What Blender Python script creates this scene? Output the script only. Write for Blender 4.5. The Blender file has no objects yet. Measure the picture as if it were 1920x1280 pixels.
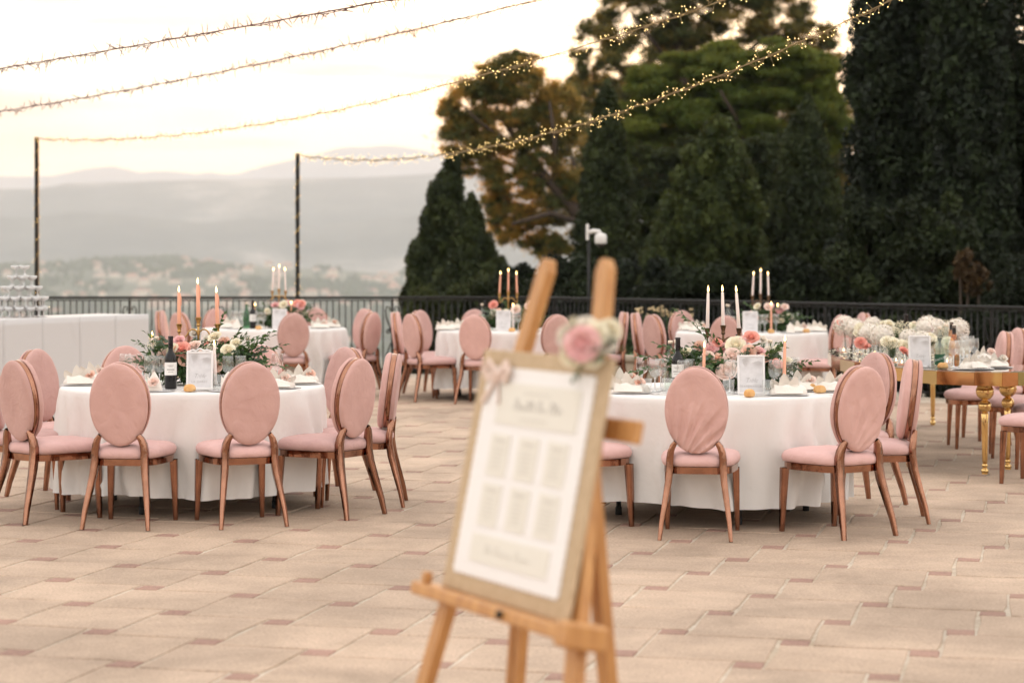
import bpy, bmesh, math, random
import numpy as np
from mathutils import Vector, Matrix

random.seed(7)
RNG = np.random.default_rng(11)
R_ = math.radians
scene = bpy.context.scene
COL = scene.collection

# ------------------------------------------------------------------ camera
CAM_H = 1.58            # eye height above the terrace
F_PX = 4024.0           # focal length measured on the 1920 px wide photograph
Y_HOR = 484.7           # height of the eye level in it
cam_d = bpy.data.cameras.new('camera')
cam = bpy.data.objects.new('camera', cam_d)
COL.objects.link(cam)
cam.location = (0, 0, CAM_H)
cam.rotation_euler = (R_(90), 0, 0)
cam_d.sensor_width = 36.0
cam_d.lens = F_PX / 1920.0 * 36.0
cam_d.shift_y = -(640 - Y_HOR) / 1920.0
cam_d.clip_start = 0.1
cam_d.clip_end = 40000
cam_d.dof.use_dof = True
cam_d.dof.focus_distance = 13.2
cam_d.dof.aperture_fstop = 2.3
cam_d.dof.aperture_blades = 0
scene.camera = cam

# ------------------------------------------------------------------ sky and sun
SUN_AZ = R_(3.0)        # to the right of the view axis
SUN_EL = R_(5.6)
world = bpy.data.worlds.new('World')
scene.world = world
world.use_nodes = True
wn = world.node_tree.nodes; wl = world.node_tree.links
wn.clear()
w_out = wn.new('ShaderNodeOutputWorld')
w_bg = wn.new('ShaderNodeBackground')
w_bg.inputs['Strength'].default_value = 0.125
sky = wn.new('ShaderNodeTexSky')
sky.sky_type = 'NISHITA'
sky.sun_disc = False
sky.sun_elevation = SUN_EL
sky.sun_rotation = SUN_AZ
sky.altitude = 250
sky.air_density = 1.0
sky.dust_density = 2.0
sky.ozone_density = 0.6
# thin high cloud that veils the whole sky, a little denser in long streaks
tc = wn.new('ShaderNodeTexCoord')
mp = wn.new('ShaderNodeMapping'); mp.inputs['Scale'].default_value = (1.6, 1.6, 13.0)
nz = wn.new('ShaderNodeTexNoise'); nz.inputs['Scale'].default_value = 2.1; nz.inputs['Detail'].default_value = 6
nz.inputs['Roughness'].default_value = 0.55
rp = wn.new('ShaderNodeValToRGB')
rp.color_ramp.elements[0].position = 0.42; rp.color_ramp.elements[0].color = (0.62, 0.62, 0.62, 1)
rp.color_ramp.elements[1].position = 0.70; rp.color_ramp.elements[1].color = (0.86, 0.86, 0.86, 1)
veil = wn.new('ShaderNodeRGB'); veil.outputs[0].default_value = (12.6, 12.25, 11.85, 1)
mx = wn.new('ShaderNodeMix'); mx.data_type = 'RGBA'
wl.new(tc.outputs['Generated'], mp.inputs['Vector']); wl.new(mp.outputs['Vector'], nz.inputs['Vector'])
wl.new(nz.outputs['Fac'], rp.inputs['Fac']); wl.new(rp.outputs['Color'], mx.inputs[0])
# the veil is warm low over the horizon, where the light comes through the most air
sx = wn.new('ShaderNodeSeparateXYZ'); wl.new(tc.outputs['Generated'], sx.inputs[0])
el = wn.new('ShaderNodeValToRGB'); el.color_ramp.interpolation = 'EASE'
el.color_ramp.elements[0].position = 0.0; el.color_ramp.elements[0].color = (.64, .42, .29, 1)
el.color_ramp.elements[1].position = .13; el.color_ramp.elements[1].color = (1, 1, 1, 1)
ke = el.color_ramp.elements.new(.05); ke.color = (.80, .63, .47, 1)
vm = wn.new('ShaderNodeMix'); vm.data_type = 'RGBA'; vm.blend_type = 'MULTIPLY'; vm.inputs[0].default_value = 1
wl.new(sx.outputs['Z'], el.inputs['Fac']); wl.new(veil.outputs[0], vm.inputs[6]); wl.new(el.outputs['Color'], vm.inputs[7])
wl.new(sky.outputs['Color'], mx.inputs[6]); wl.new(vm.outputs[2], mx.inputs[7])
# long peach-grey streaks of denser cloud
mp2 = wn.new('ShaderNodeMapping'); mp2.inputs['Scale'].default_value = (2.2, 2.2, 26.0); mp2.inputs['Location'].default_value = (.35, .1, .4)
nz2 = wn.new('ShaderNodeTexNoise'); nz2.inputs['Scale'].default_value = 2.6; nz2.inputs['Detail'].default_value = 5
rp2 = wn.new('ShaderNodeValToRGB')
rp2.color_ramp.elements[0].position = 0.50; rp2.color_ramp.elements[0].color = (1, 1, 1, 1)
rp2.color_ramp.elements[1].position = 0.64; rp2.color_ramp.elements[1].color = (.66, .56, .51, 1)
mul = wn.new('ShaderNodeMix'); mul.data_type = 'RGBA'; mul.blend_type = 'MULTIPLY'; mul.inputs[0].default_value = 1
wl.new(tc.outputs['Generated'], mp2.inputs['Vector']); wl.new(mp2.outputs['Vector'], nz2.inputs['Vector']); wl.new(nz2.outputs['Fac'], rp2.inputs['Fac'])
wl.new(mx.outputs[2], mul.inputs[6]); wl.new(rp2.outputs['Color'], mul.inputs[7])
wl.new(mul.outputs[2], w_bg.inputs['Color']); wl.new(w_bg.outputs[0], w_out.inputs['Surface'])

sun_d = bpy.data.lights.new('sun', 'SUN')
sun_d.energy = 5.0
sun_d.angle = R_(2.0)
sun_d.color = (1.0, 0.52, 0.22)
sun = bpy.data.objects.new('sun', sun_d)
COL.objects.link(sun)
sdir = Vector((math.sin(SUN_AZ) * math.cos(SUN_EL), math.cos(SUN_AZ) * math.cos(SUN_EL), math.sin(SUN_EL)))
sun.rotation_euler = sdir.to_track_quat('Z', 'Y').to_euler()
sun.location = sdir * 100

scene.view_settings.view_transform = 'Standard'
scene.view_settings.look = 'None'
scene.view_settings.gamma = 1.0
scene.view_settings.exposure = 0.70
scene.render.engine = 'CYCLES'
scene.cycles.use_denoising = True
scene.cycles.use_adaptive_sampling = True
scene.cycles.adaptive_threshold = 0.02
scene.cycles.max_bounces = 8
scene.cycles.diffuse_bounces = 3
scene.cycles.glossy_bounces = 4
scene.cycles.transparent_max_bounces = 24
scene.cycles.volume_bounces = 1
scene.cycles.caustics_reflective = False
scene.cycles.caustics_refractive = False
scene.cycles.sample_clamp_indirect = 4.0


def at(px, py, z=0.0):
    """the point at height z that the photograph shows at pixel (px, py)"""
    d = F_PX * (CAM_H - z) / (py - Y_HOR)
    return Vector(((px - 960) * d / F_PX, d, z))


def atd(px, d, py=None):
    """the point at distance d along the view axis seen at pixel px (and py)"""
    z = 0.0 if py is None else CAM_H + (Y_HOR - py) * d / F_PX
    return Vector(((px - 960) * d / F_PX, d, z))


# ------------------------------------------------------------------ materials
MATS = {}


def new_mat(name):
    m = bpy.data.materials.new(name); m.use_nodes = True
    nt = m.node_tree; nt.nodes.clear()
    out = nt.nodes.new('ShaderNodeOutputMaterial')
    MATS[name] = m
    return m, nt.nodes, nt.links, out


def rgb(h):
    h = h.lstrip('#'); c = [int(h[i:i + 2], 16) / 255 for i in (0, 2, 4)]
    return tuple(x / 12.92 if x <= .04045 else ((x + .055) / 1.055) ** 2.4 for x in c) + (1,)


def pbr(name, color, rough=0.6, metal=0.0, noise=0.0, nscale=8.0, bump=0.0, bscale=60.0, sheen=0.0, spec=0.5,
        emit=None, estr=0.0, color2=None, rnd=0.0, coat=0.0, sss=0.0, stretch=None, aniso=0.0):
    m, N, L, out = new_mat(name)
    b = N.new('ShaderNodeBsdfPrincipled')
    col = rgb(color) if isinstance(color, str) else tuple(color) + (1,)
    b.inputs['Base Color'].default_value = col
    b.inputs['Roughness'].default_value = rough
    b.inputs['Metallic'].default_value = metal
    b.inputs['Specular IOR Level'].default_value = spec
    if sheen:
        b.inputs['Sheen Weight'].default_value = sheen
        b.inputs['Sheen Roughness'].default_value = 0.4
        b.inputs['Sheen Tint'].default_value = (1, .9, .9, 1)
    if coat: b.inputs['Coat Weight'].default_value = coat
    if sss:
        b.inputs['Subsurface Weight'].default_value = sss
        b.inputs['Subsurface Radius'].default_value = (.01, .006, .004)
    if emit:
        b.inputs['Emission Color'].default_value = rgb(emit); b.inputs['Emission Strength'].default_value = estr
    if noise or bump or rnd:
        t = N.new('ShaderNodeTexCoord')
        vec = t.outputs['Object']
        if stretch:
            mpn = N.new('ShaderNodeMapping'); mpn.inputs['Scale'].default_value = stretch
            L.new(vec, mpn.inputs['Vector']); vec = mpn.outputs['Vector']
    if noise or rnd:
        n1 = N.new('ShaderNodeTexNoise'); n1.inputs['Scale'].default_value = nscale; n1.inputs['Detail'].default_value = 5
        L.new(vec, n1.inputs['Vector'])
        mixn = N.new('ShaderNodeMix'); mixn.data_type = 'RGBA'
        c2 = (rgb(color2) if isinstance(color2, str) else (tuple(color2) + (1,) if color2 else tuple(x * (1 - noise) for x in col[:3]) + (1,)))
        mixn.inputs[6].default_value = col; mixn.inputs[7].default_value = c2
        r1 = N.new('ShaderNodeMapRange'); r1.inputs[1].default_value = .3; r1.inputs[2].default_value = .7
        L.new(n1.outputs['Fac'], r1.inputs[0]); L.new(r1.outputs[0], mixn.inputs[0])
        cur = mixn.outputs[2]
        if rnd:
            oi = N.new('ShaderNodeObjectInfo')
            hs = N.new('ShaderNodeHueSaturation')
            mr = N.new('ShaderNodeMapRange'); mr.inputs[3].default_value = 1 - rnd; mr.inputs[4].default_value = 1 + rnd
            L.new(oi.outputs['Random'], mr.inputs[0]); L.new(mr.outputs[0], hs.inputs['Value'])
            L.new(cur, hs.inputs['Color']); cur = hs.outputs['Color']
        L.new(cur, b.inputs['Base Color'])
    if bump:
        n2 = N.new('ShaderNodeTexNoise'); n2.inputs['Scale'].default_value = bscale; n2.inputs['Detail'].default_value = 4
        L.new(vec, n2.inputs['Vector'])
        bp = N.new('ShaderNodeBump'); bp.inputs['Strength'].default_value = bump; bp.inputs['Distance'].default_value = .01
        L.new(n2.outputs['Fac'], bp.inputs['Height']); L.new(bp.outputs[0], b.inputs['Normal'])
    L.new(b.outputs[0], out.inputs['Surface'])
    return m


def thin_glass(name, tint=(.96, .97, .96), gloss=(1, 1, 1), ior=1.5, minr=.03, rough=.02, refr=0.0):
    """thin-walled glass: what is behind shows through, the sky mirrors at grazing angles"""
    m, N, L, out = new_mat(name)
    tr = N.new('ShaderNodeBsdfTransparent'); tr.inputs[0].default_value = tuple(tint) + (1,)
    gl = N.new('ShaderNodeBsdfGlossy'); gl.inputs['Color'].default_value = tuple(gloss) + (1,); gl.inputs['Roughness'].default_value = rough
    fr = N.new('ShaderNodeLayerWeight'); fr.inputs[0].default_value = .5
    pw = N.new('ShaderNodeMath'); pw.operation = 'POWER'; pw.inputs[1].default_value = 5.0
    ad = N.new('ShaderNodeMath'); ad.operation = 'MULTIPLY_ADD'; ad.use_clamp = True; ad.inputs[1].default_value = .8; ad.inputs[2].default_value = minr
    mxs = N.new('ShaderNodeMixShader')
    L.new(fr.outputs['Facing'], pw.inputs[0]); L.new(pw.outputs[0], ad.inputs[0]); L.new(ad.outputs[0], mxs.inputs[0])
    if refr:
        rf_ = N.new('ShaderNodeBsdfGlass'); rf_.inputs['IOR'].default_value = 1.4; rf_.inputs['Roughness'].default_value = 0.0
        m2 = N.new('ShaderNodeMixShader'); m2.inputs[0].default_value = refr
        L.new(tr.outputs[0], m2.inputs[1]); L.new(rf_.outputs[0], m2.inputs[2]); tr = m2
        df = N.new('ShaderNodeBsdfDiffuse'); df.inputs[0].default_value = (.9, .9, .9, 1)  # white mixed in to paint the sparkle of bright sky into the glass
        m3 = N.new('ShaderNodeMixShader'); m3.inputs[0].default_value = .58
        L.new(tr.outputs[0], m3.inputs[1]); L.new(df.outputs[0], m3.inputs[2]); tr = m3
    L.new(tr.outputs[0], mxs.inputs[1]); L.new(gl.outputs[0], mxs.inputs[2]); L.new(mxs.outputs[0], out.inputs['Surface'])
    return m


def foliage(name, dark, light, trans=(0.25, 0.2, 0.04), tw=0.3, rough=.6, glow_patches=False):
    """leaf material: colour differs leaf by leaf, some light passes through"""
    m, N, L, out = new_mat(name)
    at_ = N.new('ShaderNodeAttribute'); at_.attribute_name = 'tint'
    mixn = N.new('ShaderNodeMix'); mixn.data_type = 'RGBA'
    mixn.inputs[6].default_value = tuple(dark) + (1,); mixn.inputs[7].default_value = tuple(light) + (1,)
    L.new(at_.outputs['Fac'], mixn.inputs[0])
    b = N.new('ShaderNodeBsdfPrincipled'); b.inputs['Roughness'].default_value = rough; b.inputs['Specular IOR Level'].default_value = .25
    L.new(mixn.outputs[2], b.inputs['Base Color'])
    tl = N.new('ShaderNodeBsdfTranslucent'); tl.inputs[0].default_value = tuple(trans) + (1,)
    ms = N.new('ShaderNodeMixShader'); ms.inputs[0].default_value = tw
    if glow_patches:      # sun glow painted in patches: lighter-tinted clumps get most of the transmitted colour
        mr = N.new('ShaderNodeMapRange'); mr.inputs[1].default_value = .33; mr.inputs[2].default_value = .78; mr.inputs[3].default_value = tw * .18; mr.inputs[4].default_value = tw
        L.new(at_.outputs['Fac'], mr.inputs[0]); L.new(mr.outputs[0], ms.inputs[0])
    L.new(b.outputs[0], ms.inputs[1]); L.new(tl.outputs[0], ms.inputs[2]); L.new(ms.outputs[0], out.inputs['Surface'])
    return m


def emitter(name, color, strength):
    m, N, L, out = new_mat(name)
    e = N.new('ShaderNodeEmission'); e.inputs[0].default_value = tuple(color) + (1,); e.inputs[1].default_value = strength
    L.new(e.outputs[0], out.inputs['Surface'])
    return m


def velvet(name, color, nap):
    """velvet: soft pile, a sheen at grazing angles and brushed patches"""
    m, N, L, out = new_mat(name)
    t = N.new('ShaderNodeTexCoord')
    n1 = N.new('ShaderNodeTexNoise'); n1.inputs['Scale'].default_value = 7; n1.inputs['Detail'].default_value = 4
    oi = N.new('ShaderNodeObjectInfo')
    va = N.new('ShaderNodeVectorMath'); va.operation = 'ADD'
    L.new(t.outputs['Object'], va.inputs[0])
    sc = N.new('ShaderNodeVectorMath'); sc.operation = 'SCALE'; sc.inputs[0].default_value = (9, 5, 7)
    L.new(oi.outputs['Random'], sc.inputs['Scale']); L.new(sc.outputs[0], va.inputs[1])
    L.new(va.outputs[0], n1.inputs['Vector'])
    mixn = N.new('ShaderNodeMix'); mixn.data_type = 'RGBA'
    mixn.inputs[6].default_value = rgb(color); mixn.inputs[7].default_value = rgb(nap)
    L.new(n1.outputs['Fac'], mixn.inputs[0])
    b = N.new('ShaderNodeBsdfPrincipled'); b.inputs['Roughness'].default_value = .85
    b.inputs['Specular IOR Level'].default_value = .15
    b.inputs['Sheen Weight'].default_value = .3; b.inputs['Sheen Roughness'].default_value = .45
    b.inputs['Sheen Tint'].default_value = (1, .82, .8, 1)
    hs = N.new('ShaderNodeHueSaturation'); mr = N.new('ShaderNodeMapRange'); mr.inputs[3].default_value = .88; mr.inputs[4].default_value = 1.16
    L.new(oi.outputs['Random'], mr.inputs[0]); L.new(mr.outputs[0], hs.inputs['Value']); L.new(mixn.outputs[2], hs.inputs['Color'])
    L.new(hs.outputs['Color'], b.inputs['Base Color'])
    n2 = N.new('ShaderNodeTexNoise'); n2.inputs['Scale'].default_value = 500
    n3 = N.new('ShaderNodeTexNoise'); n3.inputs['Scale'].default_value = 14; n3.inputs['Detail'].default_value = 3; n3.inputs['Distortion'].default_value = .6
    L.new(t.outputs['Object'], n2.inputs['Vector']); L.new(va.outputs[0], n3.inputs['Vector'])
    b1 = N.new('ShaderNodeBump'); b1.inputs['Strength'].default_value = .25; b1.inputs['Distance'].default_value = .003
    b2 = N.new('ShaderNodeBump'); b2.inputs['Strength'].default_value = .4; b2.inputs['Distance'].default_value = .02
    L.new(n2.outputs['Fac'], b1.inputs['Height']); L.new(n3.outputs['Fac'], b2.inputs['Height'])
    L.new(b1.outputs[0], b2.inputs['Normal']); L.new(b2.outputs[0], b.inputs['Normal'])
    L.new(b.outputs[0], out.inputs['Surface'])
    return m


velvet('velvet', '#d5aea6', '#ba928a')
velvet('velvet_seat', '#dab5b0', '#c9a29d')  # paler copy of the velvet: sky light on the seat put into its colour
pbr('copper', (.43, .215, .14), rough=.09, metal=1, noise=.35, nscale=9, bump=.25, bscale=9)
pbr('cloth', (.80, .775, .75), rough=.9, spec=.1, bump=.25, bscale=26, sheen=.1)
pbr('napkin_cloth', (.82, .77, .70), rough=.9, spec=.1, bump=.3, bscale=40)
pbr('spandex', (.60, .59, .59), rough=.7, spec=.2, bump=.1, bscale=9)
pbr('table_board', (.45, .42, .38), rough=.6)
pbr('grey_steel', (.10, .11, .12), rough=.45, metal=.6)
pbr('rubber', (.015, .015, .016), rough=.7)
pbr('iron', (.012, .011, .010), rough=.5, spec=.3, noise=.4, nscale=30)
pbr('gold', (.78, .53, .22), rough=.06, metal=1, noise=.12, nscale=5)
pbr('mirror_top', (.62, .58, .52), rough=.05, metal=1)
pbr('brass', (.62, .37, .13), rough=.28, metal=1, noise=.35, nscale=25)
pbr('bronze', (.22, .13, .075), rough=.36, metal=.85, noise=.4, nscale=25)
pbr('wax_peach', '#f3b396', rough=.5, sss=.25)
pbr('wax_white', '#f2e3dc', rough=.5, sss=.25)
pbr('wick', (.02, .018, .015), rough=.9)
emitter('flame', (1.0, .62, .22), 9.0)
pbr('wine_bottle_glass', (.004, .003, .003), rough=.07, spec=.4)
pbr('bottle_foil', (.02, .012, .012), rough=.3)
pbr('paper', (.80, .78, .75), rough=.75)
pbr('paper_cool', (.72, .71, .72), rough=.6, noise=.12, nscale=22, color2=(.62, .61, .62))
pbr('white_frame', (.80, .78, .77), rough=.45)
pbr('ink', (.22, .20, .19), rough=.8)
pbr('ink_faint', (.60, .56, .50), rough=.8)
pbr('print_pale', (.56, .54, .53), rough=.8)
pbr('porcelain', (.62, .61, .61), rough=.3)
pbr('ink_pale', (.36, .33, .31), rough=.8)
thin_glass('clear_glass', (.975, .978, .975), minr=.075)
thin_glass('crystal', (.99, .99, .99), minr=.20, refr=.6)
thin_glass('water_glass', (.90, .935, .90), minr=.06)
thin_glass('green_glass', (.30, .55, .36), minr=.06)
thin_glass('rose_wine', (.95, .66, .42), minr=.05)
pbr('cap_metal', (.80, .68, .55), rough=.35, metal=.8)
pbr('green_label', (.006, .085, .035), rough=.5)
pbr('silver', (.62, .60, .58), rough=.18, metal=1)
pbr('bread', (.60, .29, .085), rough=.7, noise=.5, nscale=18, color2=(.74, .48, .21), bump=.3, bscale=40, rnd=.12)
for nm, c, c2 in [('petal_peach', '#f3bfa8', '#f6d5c4'), ('petal_coral', '#ec9a8c', '#f1b2a2'), ('petal_pink', '#eab0b0', '#f2c9c6'),
                  ('petal_cream', '#f3e6c6', '#efe9d6'), ('petal_white', '#f3ece2', '#efe4d6'), ('petal_blush', '#f2d2c4', '#f4dfd4')]:
    pbr(nm, c, rough=.7, noise=.1, nscale=30, color2=c2, sss=.1, spec=.2)
pbr('bud_yellow', '#dccf7a', rough=.7)
pbr('stem_green', (.05, .10, .025), rough=.6)
foliage('sprig_leaf', (.030, .075, .022), (.085, .14, .05), (.10, .16, .03), .2, .45)
foliage('euca_leaf', (.10, .15, .11), (.17, .21, .16), (.12, .16, .08), .2, .5)
pbr('wood', (.60, .31, .11), rough=.45, noise=.3, nscale=6, color2=(.44, .20, .065), stretch=(6, 6, .7), bump=.1, bscale=30)
pbr('kraft', (.56, .42, .27), rough=.85, noise=.2, nscale=40, color2=(.47, .34, .21))
pbr('card_cream', (.76, .725, .65), rough=.8)
pbr('board_paper', (.84, .81, .79), rough=.8)
pbr('ribbon', (.72, .56, .48), rough=.6, sheen=.3)
pbr('wire', (.10, .035, .03), rough=.6)
pbr('wire_gold', (.32, .22, .09), rough=.5)
emitter('fairy_led', (1.0, .66, .24), 5.5)
pbr('fairy_bulb', (.75, .62, .45), rough=.2)
pbr('cctv_white', (.72, .70, .67), rough=.4)
pbr('dark_lens', (.03, .025, .02), rough=.1)
pbr('kerb_stone', (.45, .39, .30), rough=.85, noise=.3, nscale=5, bump=.3, bscale=30)
pbr('bark', (.075, .05, .035), rough=.9, noise=.4, nscale=8, bump=.6, bscale=20)
foliage('cypress_leaf', (.014, .024, .007), (.050, .066, .016), (.08, .07, .012), .16)
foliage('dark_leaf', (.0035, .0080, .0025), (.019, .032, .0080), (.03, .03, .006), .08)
foliage('lump_leaf', (.022, .036, .009), (.082, .104, .022), (.10, .09, .015), .2)
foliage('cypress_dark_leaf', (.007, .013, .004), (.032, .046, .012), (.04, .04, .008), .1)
foliage('pine_leaf', (.030, .046, .012), (.095, .108, .026), (.80, .52, .14), .45, glow_patches=True)
foliage('pine_glow_leaf', (.030, .050, .012), (.10, .115, .026), (1.0, .62, .17), .62, glow_patches=True)  # green needles; the orange transmission paints the sunset glow of the crown
foliage('stone_pine_leaf', (.060, .100, .018), (.165, .205, .034), (.30, .26, .04), .3)
foliage('shrub_leaf', (.035, .07, .03), (.08, .13, .055), (.10, .12, .03), .2)
foliage('rust_leaf', (.055, .035, .016), (.11, .065, .025), (.12, .06, .02), .2)
pbr('oleander_bloom', '#e6cfa4', rough=.7)
pbr('house_wall', (.62, .54, .44), rough=.9, rnd=.12, noise=.05)
pbr('house_roof', (.40, .22, .15), rough=.9, rnd=.15, noise=.1)

# ------------------------------------------------------------------ helpers
class MB:
    """collects shapes into one mesh"""
    def __init__(s): s.v = []; s.f = []; s.mi = []; s.smooth = []

    def add(s, v, f, M=None, mi=0, smooth=True):
        o = len(s.v)
        if M is not None: v = [M @ Vector(p) for p in v]
        s.v += [tuple(p) for p in v]
        s.f += [tuple(i + o for i in q) for q in f]
        s.mi += [mi] * len(f); s.smooth += [smooth] * len(f)
        return s

    def box(s, lo, hi, M=None, mi=0):
        (a, b, c), (d, e, g) = lo, hi
        v = [(a, b, c), (d, b, c), (d, e, c), (a, e, c), (a, b, g), (d, b, g), (d, e, g), (a, e, g)]
        f = [(0, 3, 2, 1), (4, 5, 6, 7), (0, 1, 5, 4), (1, 2, 6, 5), (2, 3, 7, 6), (3, 0, 4, 7)]
        return s.add(v, f, M, mi, False)

    def bbox(s, lo, hi, b=.004, M=None):
        """a box with chamfered edges"""
        bm = bmesh.new()
        bmesh.ops.create_cube(bm, size=1)
        for q in bm.verts:
            q.co = Vector([(lo[i] + hi[i]) / 2 + q.co[i] * (hi[i] - lo[i]) for i in range(3)])
        bmesh.ops.bevel(bm, geom=list(bm.edges), offset=b, segments=1, affect='EDGES')
        bm.verts.index_update()
        v = [q.co.copy() for q in bm.verts]; f = [[q.index for q in p.verts] for p in bm.faces]
        bm.free()
        return s.add(v, f, M, 0, False)

    def lathe(s, prof, n=20, M=None, mi=0, cap0=True, cap1=True, arc=None, smooth=True):
        v = []; f = []
        full = arc is None
        a0, a1 = (0, 2 * math.pi) if full else arc
        m = n if full else n + 1
        for r, z in prof:
            for i in range(m):
                a = a0 + (a1 - a0) * i / n
                v.append((r * math.cos(a), r * math.sin(a), z))
        for k in range(len(prof) - 1):
            for i in range(n):
                j = (i + 1) % m if full else i + 1
                f.append((k * m + i, k * m + j, (k + 1) * m + j, (k + 1) * m + i))
        if full and cap0 and prof[0][0] > 1e-6: f.append(tuple(range(n))[::-1])
        if full and cap1 and prof[-1][0] > 1e-6: f.append(tuple((len(prof) - 1) * n + i for i in range(n)))
        return s.add(v, f, M, mi, smooth)

    def tube(s, pts, rad, n=8, M=None, mi=0, square=False, smooth=True, up=None, rounded=False):
        """a tube along pts; rad a number or a list; square gives a rectangular bar with (w, t) radii"""
        pts = [Vector(p) for p in pts]
        v = []; f = []
        prevx = None
        for i, p in enumerate(pts):
            d = (pts[min(i + 1, len(pts) - 1)] - pts[max(i - 1, 0)]).normalized()
            ref = Vector(up) if up else (Vector((1, 0, 0)) if abs(d.x) < .8 else Vector((0, 1, 0)))
            if prevx is not None and not up: ref = prevx
            x = (ref - d * ref.dot(d)).normalized(); y = d.cross(x)
            prevx = x
            r = rad[i] if isinstance(rad, (list, tuple)) and not (square and isinstance(rad, tuple)) else rad
            if square:
                rx, ry = r if isinstance(r, (tuple, list)) else (r, r)
                for sx, sy in ((-1, -1), (1, -1), (1, 1), (-1, 1)): v.append(p + x * rx * sx + y * ry * sy)
            else:
                for k in range(n):
                    a = 2 * math.pi * k / n
                    v.append(p + x * r * math.cos(a) + y * r * math.sin(a))
        if square: n = 4; smooth = rounded
        for i in range(len(pts) - 1):
            for k in range(n):
                l = (k + 1) % n
                f.append((i * n + k, i * n + l, (i + 1) * n + l, (i + 1) * n + k))
        if not rounded: f.append(tuple(range(n))[::-1]); f.append(tuple((len(pts) - 1) * n + k for k in range(n)))
        return s.add(v, f, M, mi, smooth)

    def grid(s, fn, nu, nv, M=None, mi=0, wrap=False):
        v = [fn(i / nu, j / nv) for j in range(nv + 1) for i in range(nu + (0 if wrap else 1))]
        w = nu if wrap else nu + 1
        f = []
        for j in range(nv):
            for i in range(nu):
                i2 = (i + 1) % w if wrap else i + 1
                f.append((j * w + i, j * w + i2, (j + 1) * w + i2, (j + 1) * w + i))
        return s.add(v, f, M, mi, True)

    def mesh(s, name, mats):
        me = bpy.data.meshes.new(name)
        me.from_pydata(s.v, [], s.f)
        for m in (mats if isinstance(mats, (list, tuple)) else [mats]): me.materials.append(MATS[m])
        me.polygons.foreach_set('material_index', s.mi)
        me.polygons.foreach_set('use_smooth', s.smooth)
        me.update()
        return me

    def build(s, name, mats, parent=None, loc=None, rz=None):
        return link(name, s.mesh(name, mats), parent, loc, rz)


def link(name, me, parent=None, loc=None, rz=None, rot=None, scale=None):
    o = bpy.data.objects.new(name, me)
    COL.objects.link(o)
    if parent is not None: o.parent = parent
    if loc is not None: o.location = loc
    if rz is not None: o.rotation_euler = (0, 0, rz)
    if rot is not None: o.rotation_euler = rot
    if scale is not None: o.scale = (scale,) * 3 if not hasattr(scale, '__len__') else scale
    return o


def tag(o, label=None, cat=None, group=None, kind=None):
    if label: o['label'] = label
    if cat: o['category'] = cat
    if group: o['group'] = group
    if kind: o['kind'] = kind
    return o


def thing(name, label, cat, loc=(0, 0, 0), rz=0, group=None):
    o = bpy.data.objects.new(name, None); COL.objects.link(o)
    o.empty_display_size = .1
    o.location = loc; o.rotation_euler = (0, 0, rz)
    return tag(o, label, cat, group)


KIDS = {}


def kids(o):
    return [c for c in bpy.data.objects if c.parent == o]


def copy_tree(o, parent=None, label=None, group=None, loc=None, rz=None, children=None):
    c = o.copy(); COL.objects.link(c); c.parent = parent
    if label: c['label'] = label
    if group: c['group'] = group
    if loc is not None: c.location = loc
    if rz is not None: c.rotation_euler = (0, 0, rz)
    if o not in KIDS: KIDS[o] = [(k, kids(k)) for k in kids(o)]
    for k, sub in KIDS[o]:
        d = k.copy(); COL.objects.link(d); d.parent = c
        for q in sub:
            e = q.copy(); COL.objects.link(e); e.parent = d
    return c


def T(x=0, y=0, z=0, rx=0, ry=0, rz=0, s=1):
    M = Matrix.Translation((x, y, z)) @ Matrix.Rotation(rz, 4, 'Z') @ Matrix.Rotation(ry, 4, 'Y') @ Matrix.Rotation(rx, 4, 'X')
    if s != 1: M = M @ Matrix.Diagonal((s, s, s, 1) if not hasattr(s, '__len__') else (*s, 1))
    return M


def np_quads(name, verts, mat, tint=None, nper=4):
    """fast mesh from an (n, 4, 3) array of separate quads"""
    n = len(verts)
    me = bpy.data.meshes.new(name)
    me.vertices.add(n * nper); me.vertices.foreach_set('co', np.ascontiguousarray(verts, dtype=np.float32).ravel())
    me.loops.add(n * nper); me.loops.foreach_set('vertex_index', np.arange(n * nper, dtype=np.int32))
    me.polygons.add(n); me.polygons.foreach_set('loop_start', np.arange(0, n * nper, nper, dtype=np.int32))
    me.polygons.foreach_set('loop_total', np.full(n, nper, dtype=np.int32))
    if tint is not None:
        a = me.attributes.new('tint', 'FLOAT', 'FACE'); a.data.foreach_set('value', np.asarray(tint, dtype=np.float32))
    me.materials.append(MATS[mat]); me.update(calc_edges=True)
    return me


# value noise on numpy arrays, for the hills
def vnoise(x, y, seed=0):
    xi = np.floor(x).astype(int); yi = np.floor(y).astype(int)
    xf = x - xi; yf = y - yi
    def hsh(a, b):
        q = (a * 374761393 + b * 668265263 + seed * 974711) & 0x7fffffff
        q = ((q ^ (q >> 13)) * 1274126177) & 0x7fffffff
        return (q ^ (q >> 16)) / 0x7fffffff
    u = xf * xf * (3 - 2 * xf); w = yf * yf * (3 - 2 * yf)
    a = hsh(xi, yi); b = hsh(xi + 1, yi); c = hsh(xi, yi + 1); d = hsh(xi + 1, yi + 1)
    return (a + (b - a) * u) * (1 - w) + (c + (d - c) * u) * w


def fbm(x, y, oct=5, seed=0):
    s = 0; a = .5
    for k in range(oct):
        s = s + a * vnoise(x * 2 ** k, y * 2 ** k, seed + k); a *= .5
    return s


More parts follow.
